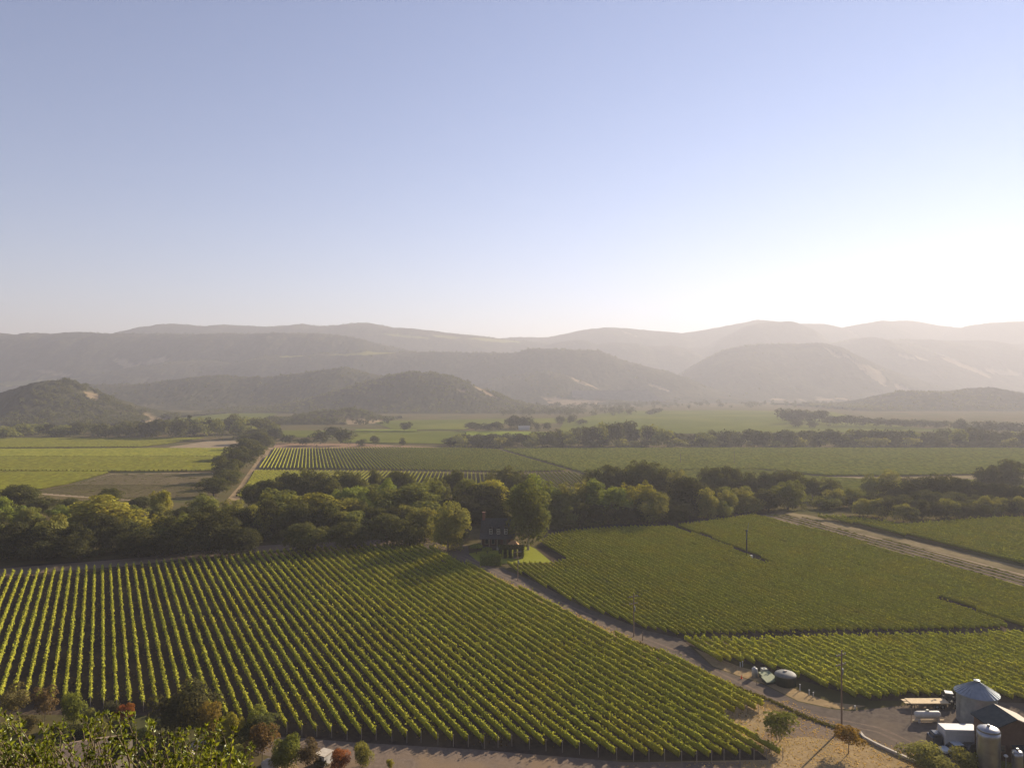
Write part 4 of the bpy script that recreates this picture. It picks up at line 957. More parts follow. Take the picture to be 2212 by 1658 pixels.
# ------------------------------------------------------------------ near oak whose top twigs reach into the picture
def near_oak():
    r = np.random.default_rng(77)
    base = (-3.55, 7.4, float(G(7.4)))
    root = empty('oak_tree', base)
    tag(root, 'close live oak whose leafy top twigs rise into the lower corner', 'tree')
    b = Vector(base)
    tips, Vs, Fs, Ts, nb = [], [], [], [], 0
    tw = MB(); limbs = MB()
    limbs.tube((0, 0, -.3), (.1, -.1, 3.2), .26, .2, 12, cap=False)
    hubs = []
    for k in range(13):
        hx = -1.25 + 2.75 * k / 12 + r.uniform(-.1, .1); hy = r.uniform(-1.0, .9)
        y_ = base[1] + hy
        topz = HC - (1740 - CY) / F * y_ - r.uniform(.1, .5)
        h = Vector((hx, hy, topz - base[2])); hubs.append(h)
        m = Vector((hx * .45 + r.uniform(-.1, .1), hy * .5, 3.2 + (h.z - 3.2) * .45))
        limbs.tube((.1, -.1, 3.1), m, .11, .07, 8, cap=False); limbs.tube(m, h, .07, .03, 7, cap=False)
    xs = np.array([-120, 0, 40, 90, 140, 180, 230, 290, 330, 370, 420, 450, 490, 520, 545, 560], float)
    top = np.array([1530, 1534, 1545, 1570, 1556, 1548, 1540, 1545, 1560, 1590, 1572, 1565, 1556, 1590, 1600, 1660], float)
    def leaf(p, d, size):
        """one oval leaf, folded along its midrib"""
        nonlocal nb
        d = Vector(d).normalized(); u = d.orthogonal().normalized(); a = r.uniform(0, 6.28)
        w = (u * math.cos(a) + d.cross(u) * math.sin(a)); n = d.cross(w)
        L, W = size, size * r.uniform(.36, .46); pts = []
        for t, ww, lift in ((0, 0, 0), (.3, .85, .10), (.62, 1, .10), (.88, .55, .06), (1, 0, -.04)):
            c = p + d * (L * t) - n * (L * .18 * t * t)
            if ww == 0: pts.append((c,))
            else: pts.append((c + w * (W * .5 * ww) + n * (L * lift), c, c - w * (W * .5 * ww) + n * (L * lift)))
        vs = []; ids = []
        for q in pts:
            ids.append([nb + len(vs) + i for i in range(len(q))]); vs += [tuple(x) for x in q]
        fs = [(ids[0][0], ids[1][1], ids[1][0], ids[1][0]), (ids[0][0], ids[1][2], ids[1][1], ids[1][1])]
        tri = [(ids[0][0], ids[1][1], ids[1][0]), (ids[0][0], ids[1][2], ids[1][1])]
        for i in (1, 2):
            a_, c_ = ids[i], ids[i + 1]
            tri += [(a_[0], a_[1], c_[1]), (a_[0], c_[1], c_[0]), (a_[1], a_[2], c_[2]), (a_[1], c_[2], c_[1])]
        tri += [(ids[3][0], ids[3][1], ids[4][0]), (ids[3][1], ids[3][2], ids[4][0])]
        Vs.extend(vs); Fs.extend(tri); Ts.extend([r.random()] * len(tri)); nb += len(vs)
    ntw = 470
    for i in range(ntw):
        px = r.uniform(-110, 548)
        tline = np.interp(px, xs, top)
        lead = i % 7 == 0
        py = tline + (r.uniform(-4, 14) if lead else 36 + abs(r.normal()) * 60)
        if 120 < px < 235 and 1575 < py < 1645 and r.random() < .85: continue
        if py < 1612 and not lead and r.random() < .45: continue
        Y = r.uniform(6.2, 8.6) if not lead else r.uniform(6.4, 7.6)
        tip = Vector(at(px, py, Y)) - b
        h = min(hubs, key=lambda q: (q - tip).length + r.uniform(0, .5))
        L = r.uniform(.28, .5) if lead else r.uniform(.18, .38)
        dirn = ((tip - h).normalized() + Vector((r.normal() * .35, r.normal() * .3, .75 if lead else .35))).normalized()
        st = tip - dirn * L; kn = st + (tip - st) * .55 + Vector((r.normal() * .02, r.normal() * .02, 0))
        tw.tube(h + (st - h) * .35, st, .006, .004, 4, cap=False); tw.tube(st, kn, .006, .004, 4, cap=False); tw.tube(kn, tip, .004, .002, 4, cap=False)
        nl = int(L * r.uniform(38, 60)) if not lead else int(L * 34)
        for j in range(nl):
            t = (j + r.random()) / nl; t = .1 + .9 * t
            p = st + (kn - st) * (t / .55) if t < .55 else kn + (tip - kn) * ((t - .55) / .45)
            dd = dirn * r.uniform(.2, .9) + Vector((r.normal(), r.normal(), r.normal() + .25)) * .75
            leaf(p, dd, r.uniform(.036, .062))
            if r.random() < .35: leaf(p, dirn * .3 + Vector((r.normal(), r.normal(), r.normal())) * .8, r.uniform(.03, .05))
        for j in range(5): leaf(tip, dirn + Vector((r.normal(), r.normal(), r.normal())) * .55, r.uniform(.03, .05))
    cr = obj_np('crown', np.array(Vs), np.array(Fs), M['oak_leaf'], parent=root, attrs={'tint': ('FACE', Ts)}); cr.color = (.16, .19, .035, 1)
    # the rest of the crown, below the picture
    n = 9000; c = r.normal(size=(n, 3)); c /= np.linalg.norm(c, axis=1, keepdims=True)
    C = c * (r.random((n, 1)) ** .4) * np.array([2.3, 1.9, 1.6]) + np.array([.1, 0, hubs[0].z - 1.25])
    lim = HC - (1668 - CY) / F * (C[:, 1] + base[1]) - base[2]
    C = C[C[:, 2] < lim - .05]
    V, Fc = leaf_quads(C, r.normal(size=(len(C), 3)), .09, r)
    lo = obj_np('lower_crown', V, Fc, M['oak_leaf'], parent=root, attrs={'tint': ('FACE', r.random(len(Fc)))}); lo.color = (.07, .085, .02, 1)  # lower leaves coloured darker: shade between the twigs put into the colour
    tw.build('twigs', M['twig'], root); limbs.build('trunk', M['bark'], root)
near_oak()

# ------------------------------------------------------------------ farmhouse and its garden
def pyr(mb, pts, f): mb.add(pts, f)

def farmhouse():
    Y = 247.0; k = Y / F                       # metres per picture unit at the front wall
    x0, x1 = (1038 - CX) * k, (1110 - CX) * k; w = x1 - x0; z0 = float(G(Y))
    root = empty('farmhouse', ((x0 + x1) / 2, Y, z0)); tag(root, 'dark farmhouse with three white dormers and a deep porch under the trees', 'house')
    hw, dp = w / 2, 8.5
    ze, zr = 3.9, 9.6
    MB().box((0, dp / 2 + 1.2, 2.05), (w - .8, dp, 4.1)).build('wall', M['barn_red'], root)
    MB().box((0, dp / 2, .35), (w, dp + 2.0, .7)).build('porch_floor', M['dark_wood'], root)
    r = MB(); yF, yM, yB = -1.0, 3.0, dp + 1.8
    t = .18
    r.add([(-hw - .3, yF, ze - .35), (hw + .3, yF, ze - .35), (hw + .3, yM - 1.2, ze + 1.1), (-hw - .3, yM - 1.2, ze + 1.1), (-hw + .2, yM + 1.6, zr), (hw - .2, yM + 1.6, zr), (-hw - .3, yB, ze), (hw + .3, yB, ze),
           (-hw - .3, yF, ze - .35 - t), (hw + .3, yF, ze - .35 - t), (-hw - .3, yB, ze - t), (hw + .3, yB, ze - t)],
          [(0, 1, 2, 3), (3, 2, 5, 4), (4, 5, 7, 6), (8, 9, 1, 0), (6, 7, 11, 10), (8, 0, 3, 4, 6, 10), (1, 9, 11, 7, 5, 2), (8, 10, 11, 9)])
    roof = r.build('roof', M['roof_dark'], root)
    ch = MB().box((-hw + .9, yM + 1.6, zr - .3), (.9, .9, 4.2)).box((-hw + .9, yM + 1.6, zr + 1.9), (1.1, 1.1, .25)); ch.build('chimney', M['brick'], roof)
    for px in (1060, 1076.6, 1092.5):
        dx = (px - CX) * k - (x0 + x1) / 2
        d = MB(); zb, zt, y = ze + .9, ze + 2.7, .8
        d.box((dx, y + 1.25, (zb + zt) / 2), (1.15, 2.5, zt - zb))
        d.add([(dx - .75, y - .2, zt), (dx + .75, y - .2, zt), (dx, y - .2, zt + .75), (dx - .75, y + 3.2, zt), (dx + .75, y + 3.2, zt), (dx, y + 3.2, zt + .75)], [(0, 1, 2), (0, 2, 5, 3), (2, 1, 4, 5), (3, 5, 4), (0, 3, 4, 1)])
        do = d.build('dormer', M['roof_dark'], root)
        f = MB()
        for q in ((dx - .48, .16, zb + .9, 1.7), (dx + .48, .16, zb + .9, 1.7)): f.box((q[0], y - .03, q[2]), (q[1], .1, q[3]))
        for zz in (zb + .1, zb + .9, zb + 1.72): f.box((dx, y - .04, zz), (.84, .1, .14))
        f.box((dx, y - .035, zb + .9), (.09, .08, 1.6)); f.build('window_frame', M['white_paint'], do)
        MB().box((dx, y - .005, zb + .9), (.84, .03, 1.6)).build('window_pane', M['glass'], do)
    for i in range(5):
        x = -hw + .3 + (w - .6) * i / 4
        MB().box((x, -.7, 2.2), (.2, .2, 3.0)).build('porch_post', M['grey_wood'], root)
    rl = MB().box((0, -.7, 1.6), (w - .6, .07, .08))
    for i in range(40): rl.box((-hw + .4 + (w - .8) * i / 39, -.7, 1.15), (.05, .05, .85))
    rl.build('railing', M['dark_wood'], root)
    for x in (-3.6, -1.4, 2.6, 4.2):
        wd = MB().box((x, 1.15, 2.3), (1.0, .08, 1.6)).build('window', M['glass'], root)
        MB().box((x, 1.09, 3.14), (1.2, .1, .1)).box((x, 1.09, 1.46), (1.2, .1, .1)).box((x - .55, 1.09, 2.3), (.1, .1, 1.58)).box((x + .55, 1.09, 2.3), (.1, .1, 1.58)).build('frame', M['grey_wood'], wd)
    dr = MB().box((.6, 1.15, 1.75), (1.0, .08, 2.1)).build('door', M['dark_wood'], root)
    st = MB()
    for i in range(4): st.box((.6, -1.15 - .28 * i, .6 - .16 * i - .0), (1.6, .28, .16 + .0))
    st.build('steps', M['grey_wood'], root)
farmhouse()

def garden():
    # small open pavilion with a tan roof catching the sun
    p = P(1109, 1186); root = empty('garden_pavilion', p); tag(root, 'small pavilion with a sunlit tan roof between farmhouse and plane tree', 'pavilion')
    MB().add([(-1.9, -1.6, 1.6), (1.9, -1.6, 1.6), (1.9, 1.6, 1.6), (-1.9, 1.6, 1.6), (-.4, 0, 3.1), (.4, 0, 3.1)], [(0, 1, 5, 4), (1, 2, 5), (2, 3, 4, 5), (3, 0, 4), (3, 2, 1, 0)]).build('roof', M['tan_wall'], root)
    for x in (-1.6, 1.6):
        for y in (-1.3, 1.3): MB().box((x, y, .8), (.16, .16, 1.62)).build('post', M['grey_wood'], root)
    # pergola overgrown with dark climbers
    p = P(1104, 1203); root = empty('pergola', p); tag(root, 'dark pergola overgrown with climbers standing on the lawn', 'pergola')
    k = p[1] / F; r = np.random.default_rng(9)
    fr = MB().box((0, -1.1, 3.0), (7.6, .2, .2)).box((0, 1.1, 3.0), (7.6, .2, .2))
    for i in range(12): fr.box((-3.6 + 7.2 * i / 11, 0, 3.2), (.12, 2.6, .16))
    fr.build('beams', M['dark_wood'], root)
    xs = [-3.5, -1.9, -.3, 1.3, 3.2]
    for x in xs:
        for y in (-1.1, 1.1):
            po = MB().box((x, y, 1.45), (.16, .16, 2.9)).build('post', M['dark_wood'], root)
            rad = .55 if x < 3 else .95
            n = 420 if x < 3 else 800
            a = r.random(n) * 6.28; z = r.random(n) * 3.1; q = rad * (.55 + .45 * r.random(n))
            C = np.stack([x + q * np.cos(a), y + q * np.sin(a), z], 1)
            V, Fc = leaf_quads(C, np.stack([np.cos(a), np.sin(a), 0 * a + .3], 1) + .5 * r.normal(size=(n, 3)), .26, r)
            o = obj_np('climber', V, Fc, M['leaf'], po, attrs={'tint': ('FACE', r.random(n))}); o.color = (*C_['deep'], 1)
    n = 2600; C = np.stack([r.uniform(-4.1, 4.3, n), r.uniform(-1.7, 1.7, n), 2.9 + .9 * r.random(n)], 1)
    V, Fc = leaf_quads(C, r.normal(size=(n, 3)) + np.array([0, 0, .8]), .3, r)
    o = obj_np('climber_roof', V, Fc, M['leaf'], root, attrs={'tint': ('FACE', r.random(n))}); o.color = (*C_['dark'], 1)
    # clipped hedges
    def hedge(px, py, w, d, h, rz, lab, col='mid'):
        p = P(px, py); n = int(w * d * 60 + (w + d) * 2 * h * 90)
        f = r.random(n); u = r.uniform(-.5, .5, n); v = r.uniform(-.5, .5, n); side = r.integers(0, 6, n)
        C = np.stack([u * w, v * d, r.random(n) * h], 1); Nn = np.zeros((n, 3))
        for s_, (ax, sg) in enumerate(((0, -1), (0, 1), (1, -1), (1, 1), (2, 1), (2, 1))):
            m = side == s_; dim = (w, d, h)[ax]
            C[m, ax] = (sg * dim / 2 if ax < 2 else h); Nn[m, ax] = sg
        C *= np.array([1, 1, 1]); C += .1 * r.normal(size=(n, 3)); C[:, 2] = np.abs(C[:, 2])
        V, Fc = leaf_quads(C, Nn + .55 * r.normal(size=(n, 3)), .26, r)
        b0 = len(V); hx, hy = w / 2 - .2, d / 2 - .2
        V = np.concatenate([V, [(-hx, -hy, 0), (hx, -hy, 0), (hx, hy, 0), (-hx, hy, 0), (-hx, -hy, h - .2), (hx, -hy, h - .2), (hx, hy, h - .2), (-hx, hy, h - .2)]])
        Fc = np.concatenate([Fc, np.array([(0, 1, 5, 4), (1, 2, 6, 5), (2, 3, 7, 6), (3, 0, 4, 7), (4, 5, 6, 7)]) + b0])
        o = obj_np('hedge', V, Fc, M['leaf'], loc=p, attrs={'tint': ('FACE', np.concatenate([r.random(n), np.full(5, .1)]))}); o.rotation_euler = (0, 0, rz); o.color = (*C_[col], 1)
        tag(o, lab, 'hedge')
    hedge(1060, 1219, 6.2, 2.6, 2.9, .03, 'big boxy clipped hedge between lawn and driveway', 'green')
    # umbrella trees on the lawn
    for px, py, s, lab in ((1029, 1196, 1.0, 'flat topped umbrella tree at the driveway corner of the lawn'), (1052, 1199, .8, 'flat topped umbrella tree behind the boxy hedge')):
        p = P(px, py); root = empty('umbrella_tree', p); tag(root, lab, 'tree')
        n = 1500; a = r.random(n) * 6.28; q = np.sqrt(r.random(n)) * 2.1 * s
        C = np.stack([q * np.cos(a), q * np.sin(a), 2.2 * s + 1.1 * s * r.random(n) * (1 - .5 * (q / 2.1 / s) ** 2)], 1)
        V, Fc = leaf_quads(C, r.normal(size=(n, 3)) + np.array([0, 0, .9]), .24, r)
        o = obj_np('crown', V, Fc, M['leaf'], root, attrs={'tint': ('FACE', r.random(n))}); o.color = (*C_['green'], 1)
        mb = MB().tube((0, 0, -.1), (.2 * s, 0, 1.3 * s), .12, .09, 7)
        for i in range(5): mb.tube((.2 * s, 0, 1.3 * s), (1.2 * s * math.cos(i * 1.26), 1.2 * s * math.sin(i * 1.26), 2.5 * s), .07, .03, 5)
        mb.build('trunk', M['bark'], root)
garden()

# ------------------------------------------------------------------ poles and machine
def utility_pole(px, py, top, lab, arms=True, r0=.16, name='utility_pole', cat='pole'):
    p = P(px, py); h = (py - top) / F * p[1]
    root = empty(name, p, .5); tag(root, lab, cat)
    MB().tube((0, 0, -.5), (0, 0, h), r0, r0 * .7, 10).build('shaft', M['pole_wood'], root)
    if arms:
        for dz in (.35, 2.0):
            a = MB().box((0, .14, h - dz - .5), (2.5, .1, .13)).build('crossarm', M['pole_wood'], root)
            for x in (-1.1, -.5, .5, 1.1): MB().lathe([(.05, 0), (.07, .06), (.04, .12), (.06, .18)], 8, (x, .14, h - dz - .43)).build('insulator', M['steel'], a)
        MB().tube((.3, .1, h - 4.2), (.3, .1, h - 3.2), .2, .2, 10).build('transformer', M['steel'], root)
    return root, p, h
big, bp, bh = utility_pole(1818, 1574, 1404, 'tall wooden utility pole with two crossarms at the yard entrance')
utility_pole(1369, 1374, 1280, 'wooden utility pole beside the road where the avenue meets it', r0=.14)
utility_pole(1118.5, 1254, 1186, 'wooden utility pole between the lawn corner and the road', r0=.13)
utility_pole(1388, 1383, 1365, 'short wooden post beside the avenue corner', arms=False, r0=.12, name='wooden_post', cat='post')
for px, py, top, lab in ((1586, 1004, 972, 'faint utility pole standing far out in the yellow green vines'), (1470, 1002, 978, 'shorter faint pole out in the yellow green vines')):
    utility_pole(px, py, top, lab, arms=False, r0=.2)

def wind_machine():
    p = P(1613, 1205); h = (1205 - 1147) / F * p[1]
    root = empty('wind_machine', p); tag(root, 'dark frost fan tower standing among the vines at the path end', 'wind machine')
    MB().tube((0, 0, -.2), (0, 0, h), .26, .2, 12).build('tower', M['black'], root)
    MB().box((0, 0, h + .2), (.5, .9, .5)).build('gearbox', M['black'], root)
    bl = MB(); bl.add([(0, -.5, h + .15), (.12, -.5, h + .15), (.5, -.62, h + 2.9), (.38, -.7, h + 2.9), (0, -.58, h + .15), (.12, -.58, h + .15)], [(0, 1, 2, 3), (5, 4, 3, 2)])
    bl.add([(0, -.5, h + .25), (-.12, -.5, h + .25), (-.5, -.62, h - 2.5), (-.38, -.7, h - 2.5), (0, -.58, h + .25), (-.12, -.58, h + .25)], [(3, 2, 1, 0), (2, 3, 4, 5)])
    bl.build('propeller', M['steel'], root)
    MB().box((.9, -.6, .55), (1.5, .9, 1.1)).build('engine_housing', M['white_paint'], root, bevel=.05)
wind_machine()

# ------------------------------------------------------------------ water tanks beside the road
def lettered(o): return o
def tanks():
    # dark round tank with a pale domed lid
    p = P(1703, 1484); k = p[1] / F; r = 44 / 2 * k
    root = empty('water_tank', p + np.array([0, r * .8, 0])); tag(root, 'dark green round water tank with a pale domed lid', 'water tank')
    MB().lathe([(r, 0), (r, 1.75), (r * 1.02, 1.8)], 40).build('shell', M['tank_green'], root, smooth=True)
    dm = [(r * 1.04, 1.8)] + [(r * 1.04 * math.cos(t), 1.82 + .72 * math.sin(t)) for t in np.linspace(.05, 1.45, 9)]
    lid = MB().lathe(dm, 40).build('domed_lid', M['lid_grey'], root, smooth=True)
    MB().lathe([(.3, 0), (.34, .12), (.3, .22)], 16, (0, 0, 2.5)).build('hatch', M['concrete'], lid)
    MB().tube((r + .05, 0, 0), (r + .05, 0, 1.7), .06, .06, 8).build('pipe', M['beige'], root)
    # white tall tank
    p = P(1630, 1461); root = empty('storage_tank', p); tag(root, 'tall white plastic storage tank beside the road', 'storage tank')
    MB().lathe([(.56, 0), (.56, 1.6), (.5, 1.72), (.2, 1.85)], 24).build('body', M['dull_white'], root, smooth=True)
    MB().lathe([(.2, 0), (.22, .05), (.2, .14)], 16, (0, 0, 1.85)).build('cap', M['white_paint'], root)
    # caged beige tote
    p = P(1651, 1455); root = empty('liquid_tote', p, .15); tag(root, 'beige square liquid tote next to the tall white tank', 'tote')
    MB().box((0, 0, .62), (1.15, 1.0, 1.05)).build('bottle', M['beige'], root, bevel=.08)
    MB().lathe([(.2, 0), (.2, .1)], 12, (0, 0, 1.14)).build('cap', M['steel'], root)
    MB().box((0, 0, .05), (1.25, 1.1, .1)).build('pallet', M['pole_wood'], root)
    cg = MB()
    for x in np.linspace(-.6, .6, 5):
        for y in (-.53, .53): cg.tube((x, y, .1), (x, y, 1.15), .015, .015, 4)
    for z in (.12, .5, .85, 1.15):
        for y in (-.53, .53): cg.tube((-.6, y, z), (.6, y, z), .015, .015, 4)
        for x in (-.6, .6): cg.tube((x, -.53, z), (x, .53, z), .015, .015, 4)
    cg.build('cage', M['steel'], root)
    # low green pump boxes with sloping lids
    for px, py, w, lab in ((1668, 1476, 2.7, 'larger low green pump cover next to the dark round tank'), (1660, 1466, 2.3, 'smaller low green pump cover by the beige tote')):
        p = P(px, py); root = empty('pump_cover', p, .25); tag(root, lab, 'pump cover')
        MB().box((0, .6, .3), (w, 1.7, .6)).build('box', M['tank_green'], root)
        MB().add([(-w / 2 - .1, -.4, .55), (w / 2 + .1, -.4, .55), (w / 2 + .1, 1.6, .95), (-w / 2 - .1, 1.6, .95), (-w / 2 - .1, -.4, .47), (w / 2 + .1, -.4, .47), (w / 2 + .1, 1.6, .87), (-w / 2 - .1, 1.6, .87)], [(0, 1, 2, 3), (7, 6, 5, 4), (4, 5, 1, 0), (5, 6, 2, 1), (6, 7, 3, 2), (7, 4, 0, 3)]).build('lid', M['lid_green'], root)
    p = P(1601.8, 1464.5); root = empty('traffic_cone', p); tag(root, 'small orange traffic cone at the roadside', 'cone')
    MB().lathe([(.17, .03), (.04, .68)], 16).build('cone', M['orange'], root, smooth=True); MB().box((0, 0, .015), (.42, .42, .03)).build('base', M['orange'], root)
    for px, py, h, lab in ((1599, 1440, .95, 'first of two white pipes near the vine ends'), (1604, 1439, 1.05, 'second of two white pipes near the vine ends'), (1728, 1491, 1.2, 'white standpipe touching the dark round tank'), (1748, 1500, .9, 'white standpipe a few steps past the dark round tank'), (1757, 1504, .8, 'white standpipe farthest from the dark round tank'), (1847, 1531, .6, 'low white marker post before the paved yard')):
        p = P(px, py); o = MB().tube((0, 0, -.1), (0, 0, h), .09, .08, 8).tube((0, 0, h - .02), (0, 0, h + .06), .12, .12, 8).build('standpipe', M['white_paint'], loc=p); tag(o, lab, 'pipe')
    for px, py, h, lab in ((1590, 1448, 1.3, 'thin dark stake on the straw strip by the cone'), (1634, 1480, 1.0, 'thin rusty stake in the shadow of the white tank')):
        p = P(px, py); o = MB().tube((0, 0, -.1), (0, 0, h), .04, .04, 6).build('stake', M['pole_wood'], loc=p); tag(o, lab, 'stake')
tanks()

# ------------------------------------------------------------------ the yard
def yard():
    # curb
    pts = [P(1858, 1584), P(1866, 1594), P(1884, 1604), P(1906, 1615), P(1935, 1628), P(1972, 1645), P(2010, 1660)]
    mb = MB()
    for a, b in zip(pts[:-1], pts[1:]):
        d = Vector(b - a); d.z = 0; n = Vector((-d.y, d.x, 0)).normalized() * .2
        q = []
        for p in (a, b):
            for s_ in (-1, 1):
                for z in (-.2, .42): q.append((p[0] + n.x * s_, p[1] + n.y * s_, p[2] + z))
        mb.add(q, [(0, 1, 5, 4), (2, 6, 7, 3), (1, 3, 7, 5), (0, 4, 6, 2), (0, 2, 3, 1), (4, 5, 7, 6)])
    o = mb.build('stone_curb', M['concrete']); tag(o, 'pale low curb wall curving along the yard edge', 'curb')
    # silo
    Y0 = depth(1578); r = 39 * Y0 / F; Yc = Y0 + r; z0 = float(G(Yc)); ztop = HC - (1511 - CY) / F * (Yc - r) - z0; zap = HC - (1468 - CY) / F * Yc - z0
    p = np.array([(2110 - CX) / F * Yc, Yc, z0])
    root = empty('grain_silo', p); tag(root, 'round galvanised steel grain silo with a ribbed cone roof', 'silo')
    prof = []
    for i in range(int(ztop / .2)):
        prof += [(r + (.02 if i % 2 else -.02), i * .2)]
    prof.append((r, ztop)); MB().lathe(prof, 48).build('wall', M['steel'], root, smooth=True)
    rf = MB().lathe([(r * 1.13, ztop - .12), (r * 1.13, ztop), (.42, zap - .3), (.42, zap - .1), (.5, zap - .1), (.5, zap), (.1, zap + .1)], 48).build('roof', M['steel'], root)
    rb = MB()
    for i in range(28):
        a = 2 * math.pi * i / 28
        rb.tube((r * 1.13 * math.cos(a), r * 1.13 * math.sin(a), ztop + .03), (.42 * math.cos(a), .42 * math.sin(a), zap - .27), .045, .03, 4, cap=False)
    rb.build('roof_ribs', M['steel'], rf)
    ld = MB()
    for s_ in (-.2, .2): ld.tube((-r - .12, s_, .5), (-r - .12, s_, ztop), .03, .03, 5)
    for i in range(int(ztop / .35)): ld.tube((-r - .12, -.2, .6 + i * .35), (-r - .12, .2, .6 + i * .35), .02, .02, 4)
    ld.build('ladder', M['steel'], root)
    # barn: ridge runs towards the camera, near gable wall in shade
    xa, xm, xb, ya, yb, ze, zr = 74.7, 78.1, 81.5, 113.3, 118.3, 6.84, 8.26
    g = float(G(116)) - .2
    root = empty('barn', (xm, 116, g)); tag(root, 'dark red wooden barn with a slate grey roof behind the silo', 'barn')
    def B3(x, y, z): return (x - xm, y - 116, z - g)
    ov, t = .35, .14; sl_ = (zr - ze) / (xm - xa)
    for nm, xe, mt in (('roof', xa - ov, M['slate']), ('sun_toned_roof', xb + ov, M['concrete'])):  # sunward slope coloured pale, other slope dark: sunlight put into the roof colours
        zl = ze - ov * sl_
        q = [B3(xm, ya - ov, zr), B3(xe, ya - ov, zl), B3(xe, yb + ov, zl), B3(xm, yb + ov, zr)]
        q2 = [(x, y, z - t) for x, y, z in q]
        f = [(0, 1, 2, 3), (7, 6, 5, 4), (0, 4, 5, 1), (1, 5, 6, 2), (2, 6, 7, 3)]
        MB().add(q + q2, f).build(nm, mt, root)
    zt = -t - .03
    MB().add([B3(xa, ya, g), B3(xb, ya, g), B3(xb, ya, ze + zt), B3(xm, ya, zr + zt), B3(xa, ya, ze + zt), B3(xa, yb, g), B3(xb, yb, g), B3(xb, yb, ze + zt), B3(xm, yb, zr + zt), B3(xa, yb, ze + zt)],
             [(0, 1, 2, 3, 4), (9, 8, 7, 6, 5), (0, 4, 9, 5), (1, 6, 7, 2)]).build('wall', M['barn_red'], root)
    dr = MB().box((.6, ya - 116 - .03, 1.5), (2.4, .06, 3.0)).build('door', M['dark_wood'], root)
    MB().box((.6, ya - 116 - .08, 3.05), (2.8, .08, .16)).build('door_track', M['grey_wood'], dr)
    wd = MB().box((-2.2, ya - 116 - .02, 3.2), (.8, .05, .8)).build('window', M['glass'], root)
    MB().box((-2.2, ya - 116 - .05, 3.65), (1.0, .06, .1)).box((-2.2, ya - 116 - .05, 2.75), (1.0, .06, .1)).build('frame', M['grey_wood'], wd)
    # lean-to along the near end
    lr = MB(); q = [B3(xa + 2.6, ya - .1, 4.2), B3(xb + .4, ya - .1, 4.2), B3(xb + .4, ya - 3.2, 3.1), B3(xa + 2.6, ya - 3.2, 3.1)]
    lr.add(q + [(x, y, z - .12) for x, y, z in q], [(3, 2, 1, 0), (4, 5, 6, 7), (3, 7, 6, 2), (0, 4, 7, 3)]).build('lean_to_roof', M['slate'], root)
    for x in (xa + 2.8, xb): MB().box((x - xm, ya - 3.0 - 116, 1.5), (.18, .18, 3.1)).build('post', M['dark_wood'], root)
    # white box truck
    p = P(2076, 1622); root = empty('box_truck', p, -.06); tag(root, 'white box truck parked in front of the silo', 'truck')
    MB().box((.3, 1.2, 2.1), (5.6, 2.4, 2.7)).build('cargo_box', M['white_paint'], root, bevel=.05)
    MB().box((1.0, -.012, 2.75), (2.9, .02, .32)).build('faded_lettering_strip', surf_mat('faded_sign', (.5, .49, .5), (.62, .6, .6), 9.0), root)
    MB().box((-3.5, 1.2, 1.35), (1.9, 2.1, 1.3), taper=.9).box((-3.3, 1.2, 2.15), (1.4, 1.9, .7), taper=.8).build('cab', M['car_paint'], root, bevel=.08)
    MB().box((-3.45, .28, 2.1), (1.0, .04, .5)).box((-4.02, 1.2, 2.1), (.04, 1.6, .5)).build('cab_window', M['glass'], root)
    MB().box((-.6, 1.2, .62), (7.2, 1.0, .25)).build('chassis', M['black'], root)
    for x in (-3.3, 1.2, 2.2):
        for y in (.15, 2.25):
            w_ = MB().tube((x, y - .14, .48), (x, y + .14, .48), .48, .48, 18).build('wheel', M['black'], root); MB().tube((x, y - .15, .48), (x, y + .15, .48), .22, .22, 12).build('rim', M['steel'], w_)
    # parked pickup and a dark car
    def car(px, py, rz, paint, lab, name, pick=False):
        p = P(px, py); root = empty(name, p, rz); tag(root, lab, 'pickup' if pick else 'car')
        b = MB(); b.add([(-2.3, -.88, .45), (2.3, -.88, .45), (2.3, .88, .45), (-2.3, .88, .45), (-2.25, -.85, .95), (2.25, -.85, 1.0), (2.25, .85, 1.0), (-2.25, .85, .95)], [(3, 2, 1, 0), (4, 5, 6, 7), (0, 1, 5, 4), (1, 2, 6, 5), (2, 3, 7, 6), (3, 0, 4, 7)]); b.build('body', paint, root, bevel=.1)
        x0, x1, x2, x3 = (-1.0, -.35, .55, .8) if pick else (-1.1, -.4, 1.2, 1.9)
        c = MB(); c.add([(x0, -.8, .97), (x3, -.8, .97), (x3, .8, .97), (x0, .8, .97), (x1, -.66, 1.55), (x2, -.66, 1.55), (x2, .66, 1.55), (x1, .66, 1.55)], [(4, 5, 6, 7), (0, 1, 5, 4), (1, 2, 6, 5), (2, 3, 7, 6), (3, 0, 4, 7)]); c.build('window', M['glass'], root)
        MB().box(((x1 + x2) / 2, 0, 1.57), (x2 - x1 - .02, 1.3, .05)).build('roof', paint, root)
        for x in (-1.45, 1.45):
            for y in (-.8, .8):
                w_ = MB().tube((x, y - .1, .36), (x, y + .1, .36), .36, .36, 18).build('wheel', M['black'], root); MB().tube((x, y - .11, .36), (x, y + .11, .36), .2, .2, 12).build('rim', M['steel'], w_)
        for y in (-.6, .6): MB().box((-2.3, y, .78), (.06, .32, .16)).build('headlight', M['white_paint'], root)
        for y in (-.65, .65): MB().box((2.29, y, .8), (.05, .25, .2)).build('tail_light', M['orange'], root)
    car(2062, 1626, .12, M['pale_paint'], 'pale blue car parked in front of the box truck', 'parked_car')
    car(2092, 1624, .45, M['car_paint'], 'dark car parked between the box truck and the bushes', 'parked_car')
    # propane tank
    p = P(2004, 1561); root = empty('propane_tank', p + np.array([.3, .6, 0]), .02); tag(root, 'long white propane tank lying on saddles in the yard', 'propane tank')
    Lh, rr = 2.3, .6
